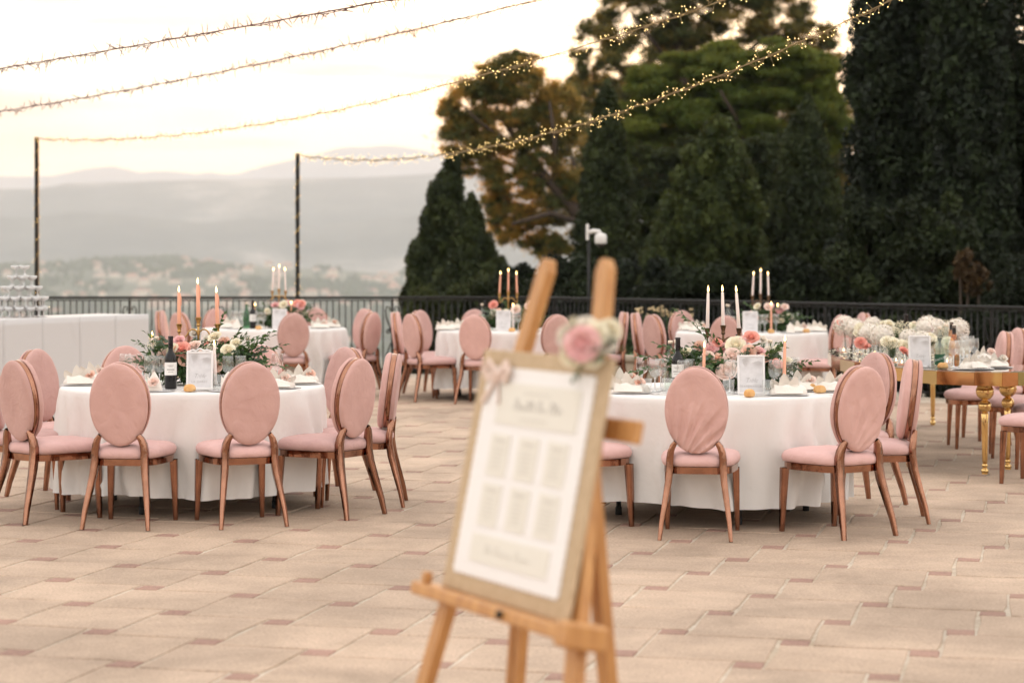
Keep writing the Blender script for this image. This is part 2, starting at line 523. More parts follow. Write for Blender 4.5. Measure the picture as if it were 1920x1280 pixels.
# ------------------------------------------------------------------ far land: valley, town hill, ridges, mountains
def land_mat(name, c1, c2, c3, scale):
    m, N, L, out = new_mat(name)
    t = N.new('ShaderNodeTexCoord')
    n1 = N.new('ShaderNodeTexNoise'); n1.inputs['Scale'].default_value = scale; n1.inputs['Detail'].default_value = 7; n1.inputs['Roughness'].default_value = .65
    L.new(t.outputs['Object'], n1.inputs['Vector'])
    r = N.new('ShaderNodeValToRGB'); e = r.color_ramp.elements
    e[0].position = .38; e[0].color = (*c1, 1); e[1].position = .68; e[1].color = (*c3, 1)
    k = e.new(.54); k.color = (*c2, 1)
    b = N.new('ShaderNodeBsdfPrincipled'); b.inputs['Roughness'].default_value = .95; b.inputs['Specular IOR Level'].default_value = .1
    L.new(n1.outputs['Fac'], r.inputs[0]); L.new(r.outputs[0], b.inputs['Base Color']); L.new(b.outputs[0], out.inputs['Surface'])


land_mat('valley_land', (.06, .08, .05), (.10, .115, .075), (.24, .22, .16), .006)
land_mat('ridge_land', (.09, .10, .09), (.14, .145, .125), (.36, .33, .29), .0022)
land_mat('mountain_land', (.12, .12, .12), (.16, .155, .15), (.32, .30, .28), .0009)


def sheet(name, X, Y, Z, mat, kind='structure'):
    nv, nu = X.shape
    co = np.stack([X, Y, Z], -1).reshape(-1, 3)
    idx = np.arange(nv * nu).reshape(nv, nu)
    q = np.stack([idx[:-1, :-1], idx[:-1, 1:], idx[1:, 1:], idx[1:, :-1]], -1).reshape(-1, 4)
    me = bpy.data.meshes.new(name)
    me.vertices.add(len(co)); me.vertices.foreach_set('co', co.astype(np.float32).ravel())
    me.loops.add(q.size); me.loops.foreach_set('vertex_index', q.astype(np.int32).ravel())
    me.polygons.add(len(q)); me.polygons.foreach_set('loop_start', np.arange(0, q.size, 4, dtype=np.int32))
    me.polygons.foreach_set('loop_total', np.full(len(q), 4, dtype=np.int32))
    me.polygons.foreach_set('use_smooth', np.ones(len(q), dtype=bool))
    me.materials.append(MATS[mat]); me.update(calc_edges=True)
    o = link(name, me); tag(o, kind=kind)
    return o


VALLEY = -164.0


def ground_z(X, Y):
    """the ground beyond the terrace: a steep slope down to the valley floor"""
    r = np.hypot(X, Y)
    s = np.clip((r - 34) / 1100, 0, 1)
    z = -4.2 + (VALLEY + 4.2) * (1 - (1 - s) ** 2.2)
    z = z + 10 * (fbm(X / 160, Y / 160, 4, 3) - .48) * np.clip((r - 60) / 300, 0, 1)
    return z


ang = np.linspace(-math.pi, math.pi, 181)
rad = np.concatenate([[24.5, 30], np.geomspace(36, 28000, 100)])
A_, Rr = np.meshgrid(ang, rad)
gx = Rr * np.sin(A_); gy = Rr * np.cos(A_)
gz = ground_z(gx, gy); gz[0] = -3.9
sheet('ground', gx, gy, gz, 'valley_land')


def town_z(X, Y):
    """low wooded hills with the town on them, about five kilometres off"""
    px = 960 + F_PX * X / Y
    crest = np.interp(px, [-900, -200, 60, 180, 300, 420, 520, 620, 740, 900, 1300, 2600],
                      [506, 500, 503, 492, 489, 494, 499, 503, 514, 510, 500, 505])
    zc = CAM_H + (Y_HOR - crest) * 5400 / F_PX
    t = np.clip((Y - 3500) / 1900, 0, 1)
    b = np.clip((7000 - Y) / 1600, 0, 1)
    k = (t * t * (3 - 2 * t)) ** .75 * b ** .7
    n = (fbm(X / 260, Y / 260, 4, 9) - .47) * 32
    return VALLEY - 4 + (zc - VALLEY + 4) * k + n * k * (1 - .6 * k)


tx, ty = np.meshgrid(np.linspace(-3000, 4400, 210), np.linspace(3400, 7000, 80))
sheet('hill', tx, ty, town_z(tx, ty), 'valley_land')


def ridge(name, D, depth, pts, mat, seed, amp, gull):
    xs = np.array([p[0] for p in pts], float); ys = np.array([p[1] for p in pts], float)
    X0, X1 = (xs[0] - 960) * D / F_PX, (xs[-1] - 960) * D / F_PX
    u = np.linspace(X0, X1, 260); s = np.linspace(-.55, 1, 64)
    U, S = np.meshgrid(u, s)
    px = 960 + F_PX * U / D
    zc = CAM_H + (Y_HOR - np.interp(px, xs, ys)) * D / F_PX
    base = VALLEY - 8
    Y = D - S * depth
    prof = np.where(S >= 0, (1 - np.clip(S, 0, 1)) ** 1.35, (1 + S / .55) ** .8)
    gully = (fbm(U / gull, Y / gull * .6, 5, seed) - .48)
    Z = base + (zc - base) * prof + gully * amp * np.clip(np.abs(S) * 5, .06, 1) * np.clip(prof * 3, 0, 1)
    sheet(name, U, Y, Z, mat)


ridge('hill', 8600, 3000, [(-2600, 330), (-1200, 318), (-500, 326), (-150, 345), (0, 352), (70, 352), (105, 347), (125, 341), (260, 338), (400, 335), (560, 333),
                           (700, 330), (830, 322), (950, 320), (1200, 330), (1700, 318), (2600, 325), (4200, 330)], 'ridge_land', 21, 240, 840)
ridge('hill', 6900, 1600, [(-2600, 418), (-1200, 402), (-500, 410), (-100, 398), (40, 404), (150, 392), (260, 402), (380, 415), (470, 404), (600, 421), (700, 410), (800, 398), (950, 405), (1300, 398), (2000, 410), (4200, 415)], 'ridge_land', 27, 160, 520)
ridge('mountain', 15200, 4400, [(-2600, 330), (-1300, 310), (-600, 322), (-200, 334), (0, 328), (60, 329), (105, 326), (150, 315), (205, 307), (235, 313), (262, 320), (290, 317),
                               (330, 318), (365, 323), (395, 319), (415, 322), (430, 327), (455, 320), (490, 308), (540, 297), (585, 288), (625, 275),
                               (660, 270), (690, 273), (715, 268), (745, 270), (775, 276), (805, 279), (830, 290), (900, 300), (1100, 290), (1500, 310), (2300, 300), (4200, 330)],
      'mountain_land', 33, 260, 1400)

# houses of the town, each a thing
wallm = MB().box((-.5, -.5, 0), (.5, .5, 1)).mesh('wall', 'house_wall')
roofb = MB()
roofb.add([(-.56, -.56, 1), (.56, -.56, 1), (.56, .56, 1), (-.56, .56, 1), (-.25, 0, 1.38), (.25, 0, 1.38)],
          [(0, 1, 5, 4), (1, 2, 5), (2, 3, 4, 5), (3, 0, 4), (0, 3, 2, 1)], smooth=False)
roofm = roofb.mesh('roof', 'house_roof')
hr = random.Random(5)
n_h = 0
while n_h < 150:
    px = hr.uniform(-40, 770)
    if px < 120 and hr.random() < .5: continue
    Y = 3700 + 1600 * hr.random() ** .8
    X = (px - 960) * Y / F_PX
    z = float(town_z(np.array([[X]]), np.array([[Y]]))[0, 0])
    w = hr.uniform(12, 28); d = hr.uniform(10, 16); hh = hr.uniform(6, 13)
    h = thing('hillside_house', 'small pale house with a tiled roof on the hazy town hillside', 'house', (X, Y, z - .6), hr.uniform(-.5, .5), 'houses of the far town')
    link('wall', wallm, h, scale=(w, d, hh)); link('roof', roofm, h, scale=(w, d, hh))
    n_h += 1
# trees between the houses, a mass nobody could count
N = 5200
tpx = RNG.uniform(-60, 900, N); tY = RNG.uniform(3600, 5500, N); tX = (tpx - 960) * tY / F_PX
tz = town_z(tX, tY)
keep = fbm(tX / 180, tY / 180, 3, 4) > .42
tX, tY, tz = tX[keep], tY[keep], tz[keep]
qs = []
for k in range(5):
    c = np.stack([tX, tY, tz + 5], -1) + RNG.normal(0, 3.2, (len(tX), 3))
    a = RNG.uniform(0, math.pi, len(tX)); sz = RNG.uniform(4.4, 9, len(tX))
    t1 = np.stack([np.cos(a), np.sin(a) * .4, RNG.normal(0, .3, len(a))], -1) * sz[:, None]
    t2 = np.stack([RNG.normal(0, .3, len(a)), RNG.normal(0, .3, len(a)), np.ones(len(a))], -1) * sz[:, None]
    qs.append(np.stack([c - t1, c - t2, c + t1, c + t2], 1))
qs = np.concatenate(qs)
o = link('far_woodland', np_quads('far_woodland', qs, 'shrub_leaf', RNG.random(len(qs))))
tag(o, 'dark green woodland between the houses of the hazy town hill', 'woodland', kind='stuff')

# ------------------------------------------------------------------ terrace paving: large squares and small red squares
LAT_U = Vector((0.4853, -0.2464)); LAT_O = Vector((1.1835, 11.287))
LAT_V = Vector((-LAT_U.y, LAT_U.x))
L_ = LAT_U.length
TH = math.atan2(LAT_U.y, LAT_U.x) + math.atan2(.236, 1)
B_ = L_ * math.sin(math.atan2(.236, 1)); A__ = L_ * math.cos(math.atan2(.236, 1))
E1 = Vector((math.cos(TH), math.sin(TH))); E2 = Vector((-math.sin(TH), math.cos(TH)))


def slab_mat(name, c1, c2, c3, speck):
    m, N, L, out = new_mat(name)
    t = N.new('ShaderNodeTexCoord'); g = N.new('ShaderNodeNewGeometry')
    oi = N.new('ShaderNodeObjectInfo'); at_ = N.new('ShaderNodeAttribute'); at_.attribute_name = 'tint'
    ad = N.new('ShaderNodeMath'); ad.operation = 'ADD'; L.new(oi.outputs['Random'], ad.inputs[0]); L.new(at_.outputs['Fac'], ad.inputs[1])
    fr = N.new('ShaderNodeMath'); fr.operation = 'FRACT'; L.new(ad.outputs[0], fr.inputs[0])
    n1 = N.new('ShaderNodeTexNoise'); n1.inputs['Scale'].default_value = 2.3; n1.inputs['Detail'].default_value = 6; n1.inputs['Roughness'].default_value = .62
    n2 = N.new('ShaderNodeTexNoise'); n2.inputs['Scale'].default_value = 26; n2.inputs['Detail'].default_value = 5; n2.inputs['Roughness'].default_value = .7
    L.new(g.outputs['Position'], n1.inputs['Vector']); L.new(g.outputs['Position'], n2.inputs['Vector'])
    mx1 = N.new('ShaderNodeMix'); mx1.data_type = 'RGBA'; mx1.inputs[6].default_value = (*c1, 1); mx1.inputs[7].default_value = (*c2, 1)
    r1 = N.new('ShaderNodeMapRange'); r1.inputs[1].default_value = .35; r1.inputs[2].default_value = .68
    L.new(n1.outputs['Fac'], r1.inputs[0]); L.new(r1.outputs[0], mx1.inputs[0])
    mx2 = N.new('ShaderNodeMix'); mx2.data_type = 'RGBA'; mx2.inputs[7].default_value = (*c3, 1)
    r2 = N.new('ShaderNodeMapRange'); r2.inputs[1].default_value = .60; r2.inputs[2].default_value = .78; r2.inputs[4].default_value = speck
    L.new(n2.outputs['Fac'], r2.inputs[0]); L.new(r2.outputs[0], mx2.inputs[0]); L.new(mx1.outputs[2], mx2.inputs[6])
    # old stains and a fine grain
    n3 = N.new('ShaderNodeTexNoise'); n3.inputs['Scale'].default_value = .8; n3.inputs['Detail'].default_value = 8; n3.inputs['Roughness'].default_value = .68; n3.inputs['Distortion'].default_value = .5
    n4 = N.new('ShaderNodeTexNoise'); n4.inputs['Scale'].default_value = 75; n4.inputs['Detail'].default_value = 3
    L.new(g.outputs['Position'], n3.inputs['Vector']); L.new(g.outputs['Position'], n4.inputs['Vector'])
    r3 = N.new('ShaderNodeMapRange'); r3.inputs[1].default_value = .38; r3.inputs[2].default_value = .62; r3.inputs[3].default_value = .80; r3.inputs[4].default_value = 1.13
    r4 = N.new('ShaderNodeMapRange'); r4.inputs[1].default_value = .3; r4.inputs[2].default_value = .7; r4.inputs[3].default_value = .80; r4.inputs[4].default_value = 1.16
    L.new(n3.outputs['Fac'], r3.inputs[0]); L.new(n4.outputs['Fac'], r4.inputs[0])
    mm = N.new('ShaderNodeMath'); mm.operation = 'MULTIPLY'; L.new(r3.outputs[0], mm.inputs[0]); L.new(r4.outputs[0], mm.inputs[1])
    sc_ = N.new('ShaderNodeVectorMath'); sc_.operation = 'SCALE'; L.new(mx2.outputs[2], sc_.inputs[0]); L.new(mm.outputs[0], sc_.inputs['Scale'])
    hs = N.new('ShaderNodeHueSaturation')
    mr = N.new('ShaderNodeMapRange'); mr.inputs[3].default_value = .945; mr.inputs[4].default_value = 1.045
    L.new(fr.outputs[0], mr.inputs[0]); L.new(mr.outputs[0], hs.inputs['Value']); L.new(sc_.outputs[0], hs.inputs['Color'])
    b = N.new('ShaderNodeBsdfPrincipled'); b.inputs['Roughness'].default_value = .8; b.inputs['Specular IOR Level'].default_value = .3
    L.new(hs.outputs['Color'], b.inputs['Base Color'])
    bp = N.new('ShaderNodeBump'); bp.inputs['Strength'].default_value = .6; bp.inputs['Distance'].default_value = .008
    L.new(n2.outputs['Fac'], bp.inputs['Height']); L.new(bp.outputs[0], b.inputs['Normal'])
    L.new(b.outputs[0], out.inputs['Surface'])


slab_mat('slab', (.515, .385, .288), (.42, .312, .23), (.27, .19, .135), .9)
slab_mat('red_tile', (.39, .24, .185), (.31, .185, .145), (.46, .34, .27), .7)
slab_mat('mortar', (.62, .54, .44), (.40, .31, .22), (.22, .17, .12), .9)


def slab_mesh(name, size, mat, seed, joint=.008, chip=.013, gap_n=3):
    """one stone with a worn, slightly uneven edge; its corner at the origin, its top near z = 0"""
    r = random.Random(seed)
    pts = []
    lo, hi = joint / 2, size - joint / 2
    cs = [(lo, lo), (hi, lo), (hi, hi), (lo, hi)]
    for k in range(4):
        (x0, y0), (x1, y1) = cs[k], cs[(k + 1) % 4]
        for i in range(gap_n):
            t = i / gap_n
            x = x0 + (x1 - x0) * t; y = y0 + (y1 - y0) * t
            q = chip * r.random() ** 2.2 * (1.8 if i == 0 else 1)
            cx, cy = size / 2 - x, size / 2 - y
            l = math.hypot(cx, cy)
            pts.append((x + cx / l * q, y + cy / l * q))
    n = len(pts)
    c = size / 2
    ins = [(c + (x - c) * (1 - .008 / size), c + (y - c) * (1 - .008 / size)) for x, y in pts]
    h = [r.uniform(-.0012, .0012) for _ in range(n)]
    v = [(x, y, h[i]) for i, (x, y) in enumerate(ins)] + [(x, y, -.0035) for x, y in pts] + [(x, y, -.014) for x, y in pts]
    f = [tuple(range(n))]
    for i in range(n):
        j = (i + 1) % n
        f.append((i, n + i, n + j, j)); f.append((n + i, 2 * n + i, 2 * n + j, n + j))
    b = MB(); b.add(v, f, smooth=False)
    return b.mesh(name, mat)


RAIL = [Vector((-11.5, 29.0)), Vector((0.30, 29.0)), Vector((7.6, 20.6))]
mb = MB()
mb.add([(-16, -6, -.0055), (13, -6, -.0055), (13, 15.0, -.0055), (7.9, 20.9, -.0055), (.42, 29.45, -.0055), (-16, 29.45, -.0055),
        (-16, -6, -3.9), (13, -6, -3.9), (13, 15.0, -3.9), (7.9, 20.9, -3.9), (.42, 29.45, -3.9), (-16, 29.45, -3.9)],
       [(0, 1, 2, 3, 4, 5)] + [(i, i + 6, (i + 1) % 6 + 6, (i + 1) % 6) for i in range(6)], smooth=False)
terrace = mb.build('terrace_pavement', 'mortar'); tag(terrace, kind='structure')


def inside(p):
    if p.x < -15.4 or p.x > 12.4 or p.y < -5.4 or p.y > 28.75: return False
    e = RAIL[2] - RAIL[1]; q = p - RAIL[1]
    return e.x * q.y - e.y * q.x < -.35 * e.length or p.x < .05


cells = []
for i in range(-70, 71):
    for j in range(-70, 71):
        p = LAT_O + LAT_U * i + LAT_V * j - (E1 + E2) * (B_ / 2)     # corner of the small square
        if inside(p + E1 * .3 + E2 * .3) and p.y > 3.5 and abs(p.x) < 1.6 + p.y * .40: cells.append(p)


def in_view(p):
    if p.y < 7.7: return False
    x = 960 + F_PX * p.x / p.y
    return -60 < x < 1980


vis = sorted([p for p in cells if in_view(p + E1 * .35 + E2 * .25)], key=lambda p: p.y)
near_slabs = set(id(p) for p in vis[:300])
vis_t = sorted([p for p in cells if in_view(p + (E1 + E2) * .06)], key=lambda p: p.y)
near_tiles = set(id(p) for p in vis_t[:300])
slab_v = [slab_mesh('slab', A__, 'slab', 40 + k) for k in range(7)]
tile_v = [slab_mesh('inset_tile', B_, 'red_tile', 80 + k, .008, .004, 2) for k in range(4)]
far_s = []; far_t = []
rr = random.Random(3)
for p in cells:
    ps = p + E1 * B_
    if id(p) in near_slabs:
        o = link('slab', rr.choice(slab_v), terrace, (ps.x, ps.y, rr.uniform(-.0015, .0015)), TH)
    else: far_s.append((ps, rr.choice(slab_v)))
    if id(p) in near_tiles:
        o = link('inset_tile', rr.choice(tile_v), terrace, (p.x, p.y, rr.uniform(-.002, .001)), TH)
    else: far_t.append((p, rr.choice(tile_v)))


def joined(name, items, mat):
    V = []; F = []; tint = []
    o_ = 0
    cs, sn = math.cos(TH), math.sin(TH)
    cache = {}
    for p, me in items:
        if me not in cache: cache[me] = ([tuple(v.co) for v in me.vertices], [tuple(q.vertices) for q in me.polygons])
        vs, fs = cache[me]
        dz = rr.uniform(-.0025, .0015)
        V += [(p.x + x * cs - y * sn, p.y + x * sn + y * cs, z + dz) for x, y, z in vs]
        F += [tuple(i + o_ for i in q) for q in fs]
        tint += [rr.random()] * len(fs)
        o_ += len(vs)
    me = bpy.data.meshes.new(name); me.from_pydata(V, [], F)
    me.attributes.new('tint', 'FLOAT', 'FACE').data.foreach_set('value', tint)
    me.materials.append(MATS[mat])
    tag(link(name, me, terrace), kind='stuff')


joined('paving_slabs', far_s, 'slab')
joined('inset_tiles', far_t, 'red_tile')

# ------------------------------------------------------------------ railing along the terrace edge
RAIL_H = 1.07
rail = thing('railing', 'long black wrought iron railing with upright bars along the terrace edge', 'railing', (0, 29, 0))
inv = Vector((0, 29, 0))
bal = MB().tube([(0, 0, .08), (0, 0, RAIL_H - .05)], .0085, 6).mesh('baluster', 'iron')
post = MB().box((-.015, -.015, 0), (.015, .015, RAIL_H - .04)).mesh('post', 'iron')


def spiral(cx, cz, r0, turns, a0, sgn, n=16):
    return [(cx + sgn * r0 * (1 - .75 * t) * math.cos(a0 + turns * 2 * math.pi * t), 0, cz + r0 * (1 - .75 * t) * math.sin(a0 + turns * 2 * math.pi * t)) for t in [i / n for i in range(n + 1)]]


sb = MB()
for s in (-1, 1):
    heart = [(s * .012, 0, .62), (s * .05, 0, .70), (s * .085, 0, .80), (s * .09, 0, .88), (s * .07, 0, .935), (s * .04, 0, .93), (s * .03, 0, .895), (s * .045, 0, .88)]
    sb.tube(heart, .010, 5)
    sb.tube([(s * .012, 0, .62)] + [(s * .055 + x, 0, z) for x, y, z in spiral(0, .60, .035, 1.3, math.pi / 2, s, 14)], .010, 5)
    sb.tube([(s * .012, 0, .45), (s * .05, 0, .36), (s * .085, 0, .26), (s * .075, 0, .19), (s * .04, 0, .2), (s * .045, 0, .24)], .010, 5)
scroll = sb.mesh('scroll', 'iron')
for a, b in ((RAIL[0], RAIL[1]), (RAIL[1], RAIL[2])):
    d = b - a; L = d.length; d.normalize(); yaw = math.atan2(d.y, d.x)
    M = T(a.x, a.y - 29, 0, rz=yaw)
    mb = MB(); mb.bbox((-.02, -.032, RAIL_H - .035), (L + .01, .032, RAIL_H), .008, M); mb.build('top_rail', 'iron', rail)
    mb = MB(); mb.box((0, -.015, RAIL_H - .062), (L, .015, RAIL_H - .047), M); mb.build('upper_rail', 'iron', rail)
    mb = MB(); mb.box((0, -.015, .07), (L, .015, .095), M); mb.build('lower_rail', 'iron', rail)
    n = int(L / .0845)
    # posts with scrolls about every 1.18 m, bars between them
    first = .418 if a is RAIL[0] else .4
    npost = [first + 1.183 * k for k in range(int((L - first) / 1.183) + 1)]
    for k in range(n):
        s = .04 + k * .0845
        p = a + d * s
        px = 960 + F_PX * p.x / p.y
        if px < -80 or px > 2000: continue
        if min(abs(s - q) for q in npost) < .05: continue
        link('baluster', bal, rail, (p.x, p.y - 29, 0), yaw)
    for q in npost:
        p = a + d * q
        px = 960 + F_PX * p.x / p.y
        if px < -120 or px > 2050: continue
        link('post', post, rail, (p.x, p.y - 29, 0), yaw)
        link('scroll', scroll, rail, (p.x, p.y - 29, 0), yaw)

# low stone planter wall in front of the railing, shrubs behind it
d = (RAIL[2] - RAIL[1]).normalized(); nrm = Vector((-d.y, d.x)) * -1
if nrm.y > 0: nrm = -nrm
yaw = math.atan2(d.y, d.x)
w0 = RAIL[1] + d * .75 + nrm * .75
mb = MB(); M = T(w0.x, w0.y, 0, rz=yaw)
wall = thing('planter_wall', 'low beige moulded stone planter wall below the flowering shrub', 'planter', (w0.x, w0.y, 0), yaw)
MB().bbox((0, -.02, .0), (3.4, .18, .30), .01).build('body', 'kerb_stone', wall)
MB().tube([(0, -.03, .12), (3.4, -.03, .12)], .035, 8).build('moulding', 'kerb_stone', wall)
cp = MB(); cp.bbox((-.03, -.07, .303), (3.43, .23, .385), .022); cp.build('coping', 'kerb_stone', wall)


# ------------------------------------------------------------------ leaves and trees
def leaf_quads(c, n, size, aspect, jit=.7):
    """diamond leaves at c (k,3), turned roughly to n (k,3)"""
    k = len(c)
    n = n + RNG.normal(0, jit, (k, 3)); n /= np.linalg.norm(n, axis=1)[:, None] + 1e-9
    r = RNG.normal(0, 1, (k, 3)); t = np.cross(n, r); t /= np.linalg.norm(t, axis=1)[:, None] + 1e-9
    b = np.cross(n, t)
    s = (size * RNG.uniform(.6, 1.35, k))[:, None]
    t = t * s; b = b * s * aspect
    bend = n * s * .25
    return np.stack([c - t - bend, c - b, c + t - bend, c + b], 1)


def clump_leaves(cl, dens, size, aspect, shell=.55, jit=.7, flat=1.0, maxn=None, soft=False):
    """cl: list of (centre, (rx, ry, rz)); leaves through the outer shell of every clump"""
    cen = np.array([c for c, r in cl], float); rad = np.array([r for c, r in cl], float)
    area = 4 * math.pi * (np.prod(rad, 1) ** (2 / 3))
    n = np.maximum(4, (area * dens).astype(int))
    if maxn and n.sum() > maxn: n = np.maximum(3, (n * (maxn / n.sum())).astype(int))
    idx = np.repeat(np.arange(len(cl)), n)
    v = RNG.normal(0, 1, (len(idx), 3)); v /= np.linalg.norm(v, axis=1)[:, None]
    rr_ = shell + (1.08 - shell) * RNG.random(len(idx)) ** .7
    if soft: rr_ = np.abs(RNG.normal(0, .62, len(idx)))
    c = cen[idx] + v * rad[idx] * rr_[:, None]
    nn = v / rad[idx]; nn /= np.linalg.norm(nn, axis=1)[:, None]
    base = RNG.random(len(cl))[idx]
    tint = np.clip((base ** 1.5) * .85 + RNG.random(len(idx)) * .45 - .12, 0, 1)
    return leaf_quads(c, nn, size, aspect, jit), tint


def tree(name, label, base, quads, tint, mat, trunk, cat='tree', group=None, limbs=None, bark='bark'):
    t = thing(name, label, cat, base, 0, group)
    off = np.array(base, dtype=float)
    link('crown', np_quads('crown', quads - off, mat, tint), t)
    mb = MB()
    pts = [Vector(p) - Vector(base) for p, r in trunk]
    mb.tube(pts, [r for p, r in trunk], 8)
    tr = mb.build('trunk', bark, t)
    if limbs:
        mb = MB()
        for l in limbs:
            mb.tube([Vector(p) - Vector(base) for p, r in l], [r for p, r in l], 6)
        mb.build('limbs', bark, t)
    return t


def conifer(label, d, prof, mat='cypress_leaf', leaf=.06, dens=900, group=None, name='cypress_tree', cpx=17, maxn=70000, seed=1, up=1.5, cover=1.5):
    """prof: outline of the crown as rows (height, left, right) measured on the photograph, top first"""
    r = random.Random(seed)
    k = d / F_PX
    ys = [p[0] for p in prof]; xl = [p[1] for p in prof]; xr = [p[2] for p in prof]
    fx = lambda y: (float(np.interp(y, ys, xl)), float(np.interp(y, ys, xr)))
    area = sum((ys[i + 1] - ys[i]) * ((xr[i] - xl[i]) + (xr[i + 1] - xl[i + 1])) / 2 for i in range(len(ys) - 1))
    wmax = max(r_ - l for l, r_ in zip(xl, xr))
    n = int(area * math.pi * cover / (math.pi * cpx * cpx))
    cl = []
    while len(cl) < n:
        y = r.uniform(ys[0], ys[-1]); l, rr_ = fx(y); hw = (rr_ - l) / 2
        if r.random() > (hw * 2 + 8) / wmax: continue
        c = cpx * r.uniform(.65, 1.4) * min(1, .45 + hw / (cpx * 2.6))
        a = r.uniform(0, 2 * math.pi); q = math.sqrt(r.uniform(.45, 1))
        h = max(0, hw - c * .75)
        px = (l + rr_) / 2 + math.cos(a) * h * q * r.uniform(.82, 1.2)
        p = atd(px, d, y)
        cl.append(((p.x, d + math.sin(a) * h * q * k, p.z), (c * k, c * k, c * k * up * r.uniform(.8, 1.2))))
    q, ti = clump_leaves(cl, dens, leaf, .5, .72, .5, maxn=maxn)
    # inner leaves that close the crown, tinted darker to paint its inner shade
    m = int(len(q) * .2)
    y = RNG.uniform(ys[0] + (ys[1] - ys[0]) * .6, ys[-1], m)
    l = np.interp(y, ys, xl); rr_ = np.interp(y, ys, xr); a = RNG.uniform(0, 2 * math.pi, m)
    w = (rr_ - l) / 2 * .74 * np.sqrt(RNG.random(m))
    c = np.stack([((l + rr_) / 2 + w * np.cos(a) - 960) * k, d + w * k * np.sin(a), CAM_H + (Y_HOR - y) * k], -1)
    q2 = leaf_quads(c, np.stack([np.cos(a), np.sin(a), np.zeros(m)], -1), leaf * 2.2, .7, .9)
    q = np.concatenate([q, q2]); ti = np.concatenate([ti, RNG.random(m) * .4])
    b0 = atd((xl[-1] + xr[-1]) / 2, d); zb = CAM_H + (Y_HOR - ys[-1]) * k - 2.2
    tp = atd((xl[0] + xr[0]) / 2, d, ys[0]); R0 = wmax * k / 2
    return tree(name, label, (b0.x, d, zb), q, ti, mat, [((b0.x, d, zb - 1), R0 * .16), ((b0.x, d, (zb + tp.z) / 2), R0 * .09), ((tp.x, d, tp.z - .1), .012)], group=group)


def pine(label, d, blobs, mat, trunk_px, limb_px, sub=16, leaf=.085, aspect=.2, dens=330, maxn=90000, deep=1.0, name='pine_tree', group=None, seed=1, zb=None, subr=.42, shell=.3):
    r = random.Random(seed)
    cl = []
    for (x, y, rx, ry) in blobs:
        c = atd(x, d, y); k = d / F_PX
        RX, RZ = rx * k, ry * k
        for i in range(sub):
            a = r.uniform(0, 2 * math.pi); e = math.asin(r.uniform(-1, 1)); q = r.uniform(.25, .95) ** .5
            s = subr * r.uniform(.6, 1.25)
            cl.append(((c.x + RX * q * math.cos(a) * math.cos(e), c.y + RX * deep * q * math.sin(a) * math.cos(e), c.z + RZ * q * math.sin(e)),
                       (RX * s * r.uniform(.8, 1.3), RX * s, RZ * s * r.uniform(.45, .85))))
    q, ti = clump_leaves(cl, dens, leaf, aspect, shell, 1.2, maxn=maxn, soft=shell < .1)
    tr = [(atd(x, d, y), w) for x, y, w in trunk_px]
    lb = [[(atd(x, d + dd, y), w) for x, y, w, dd in l] for l in limb_px]
    base = tr[0][0]
    return tree(name, label, tuple(base), q, ti, mat, [(tuple(p), w) for p, w in tr], group=group, limbs=[[(tuple(p), w) for p, w in l] for l in lb])


conifer('dark cypress with a pointed top at the left end of the trees', 46, [(284, 846, 850), (310, 836, 860), (335, 820, 868), (360, 803, 869), (400, 788, 870), (460, 776, 872), (484, 758, 872), (560, 752, 872), (690, 748, 880)], seed=2, maxn=52000, cpx=13)
conifer('shorter cypress just right of the pointed one, behind the railing', 44, [(368, 881, 886), (395, 868, 900), (440, 850, 915), (480, 836, 935), (520, 822, 955), (560, 812, 960), (690, 808, 970)], seed=3, maxn=42000, cpx=13, mat='cypress_leaf')
conifer('tall slim dark cypress behind the white security camera', 47, [(156, 1137, 1143), (190, 1120, 1156), (260, 1100, 1172), (330, 1090, 1184), (420, 1080, 1192), (500, 1068, 1202), (690, 1064, 1206)], seed=4, maxn=62000, cpx=14)
conifer('broad lumpy conifer between the slim cypress and the white candles', 42, [(228, 1345, 1356), (255, 1310, 1388), (310, 1268, 1410), (380, 1240, 1422), (440, 1222, 1430), (500, 1204, 1434), (560, 1194, 1434), (700, 1188, 1440)], seed=6, maxn=90000, cpx=17, mat='lump_leaf', leaf=.055, up=1.2)
conifer('pointed conifer left of the huge dark cypress', 44, [(190, 1511, 1518), (235, 1482, 1545), (300, 1460, 1562), (380, 1438, 1578), (450, 1424, 1588), (540, 1412, 1594), (700, 1406, 1602)], seed=8, maxn=66000, cpx=15)
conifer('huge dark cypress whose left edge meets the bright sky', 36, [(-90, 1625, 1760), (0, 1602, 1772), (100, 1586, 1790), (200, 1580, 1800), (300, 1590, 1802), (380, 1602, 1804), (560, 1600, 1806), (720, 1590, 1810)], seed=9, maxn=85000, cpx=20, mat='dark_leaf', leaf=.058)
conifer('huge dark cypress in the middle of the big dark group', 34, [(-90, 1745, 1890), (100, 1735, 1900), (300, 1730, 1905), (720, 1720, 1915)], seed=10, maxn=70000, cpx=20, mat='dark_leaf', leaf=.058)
conifer('huge dark cypress at the right edge of the picture', 35, [(-90, 1860, 2060), (300, 1850, 2080), (720, 1840, 2090)], seed=11, maxn=45000, cpx=21, mat='dark_leaf', leaf=.058)

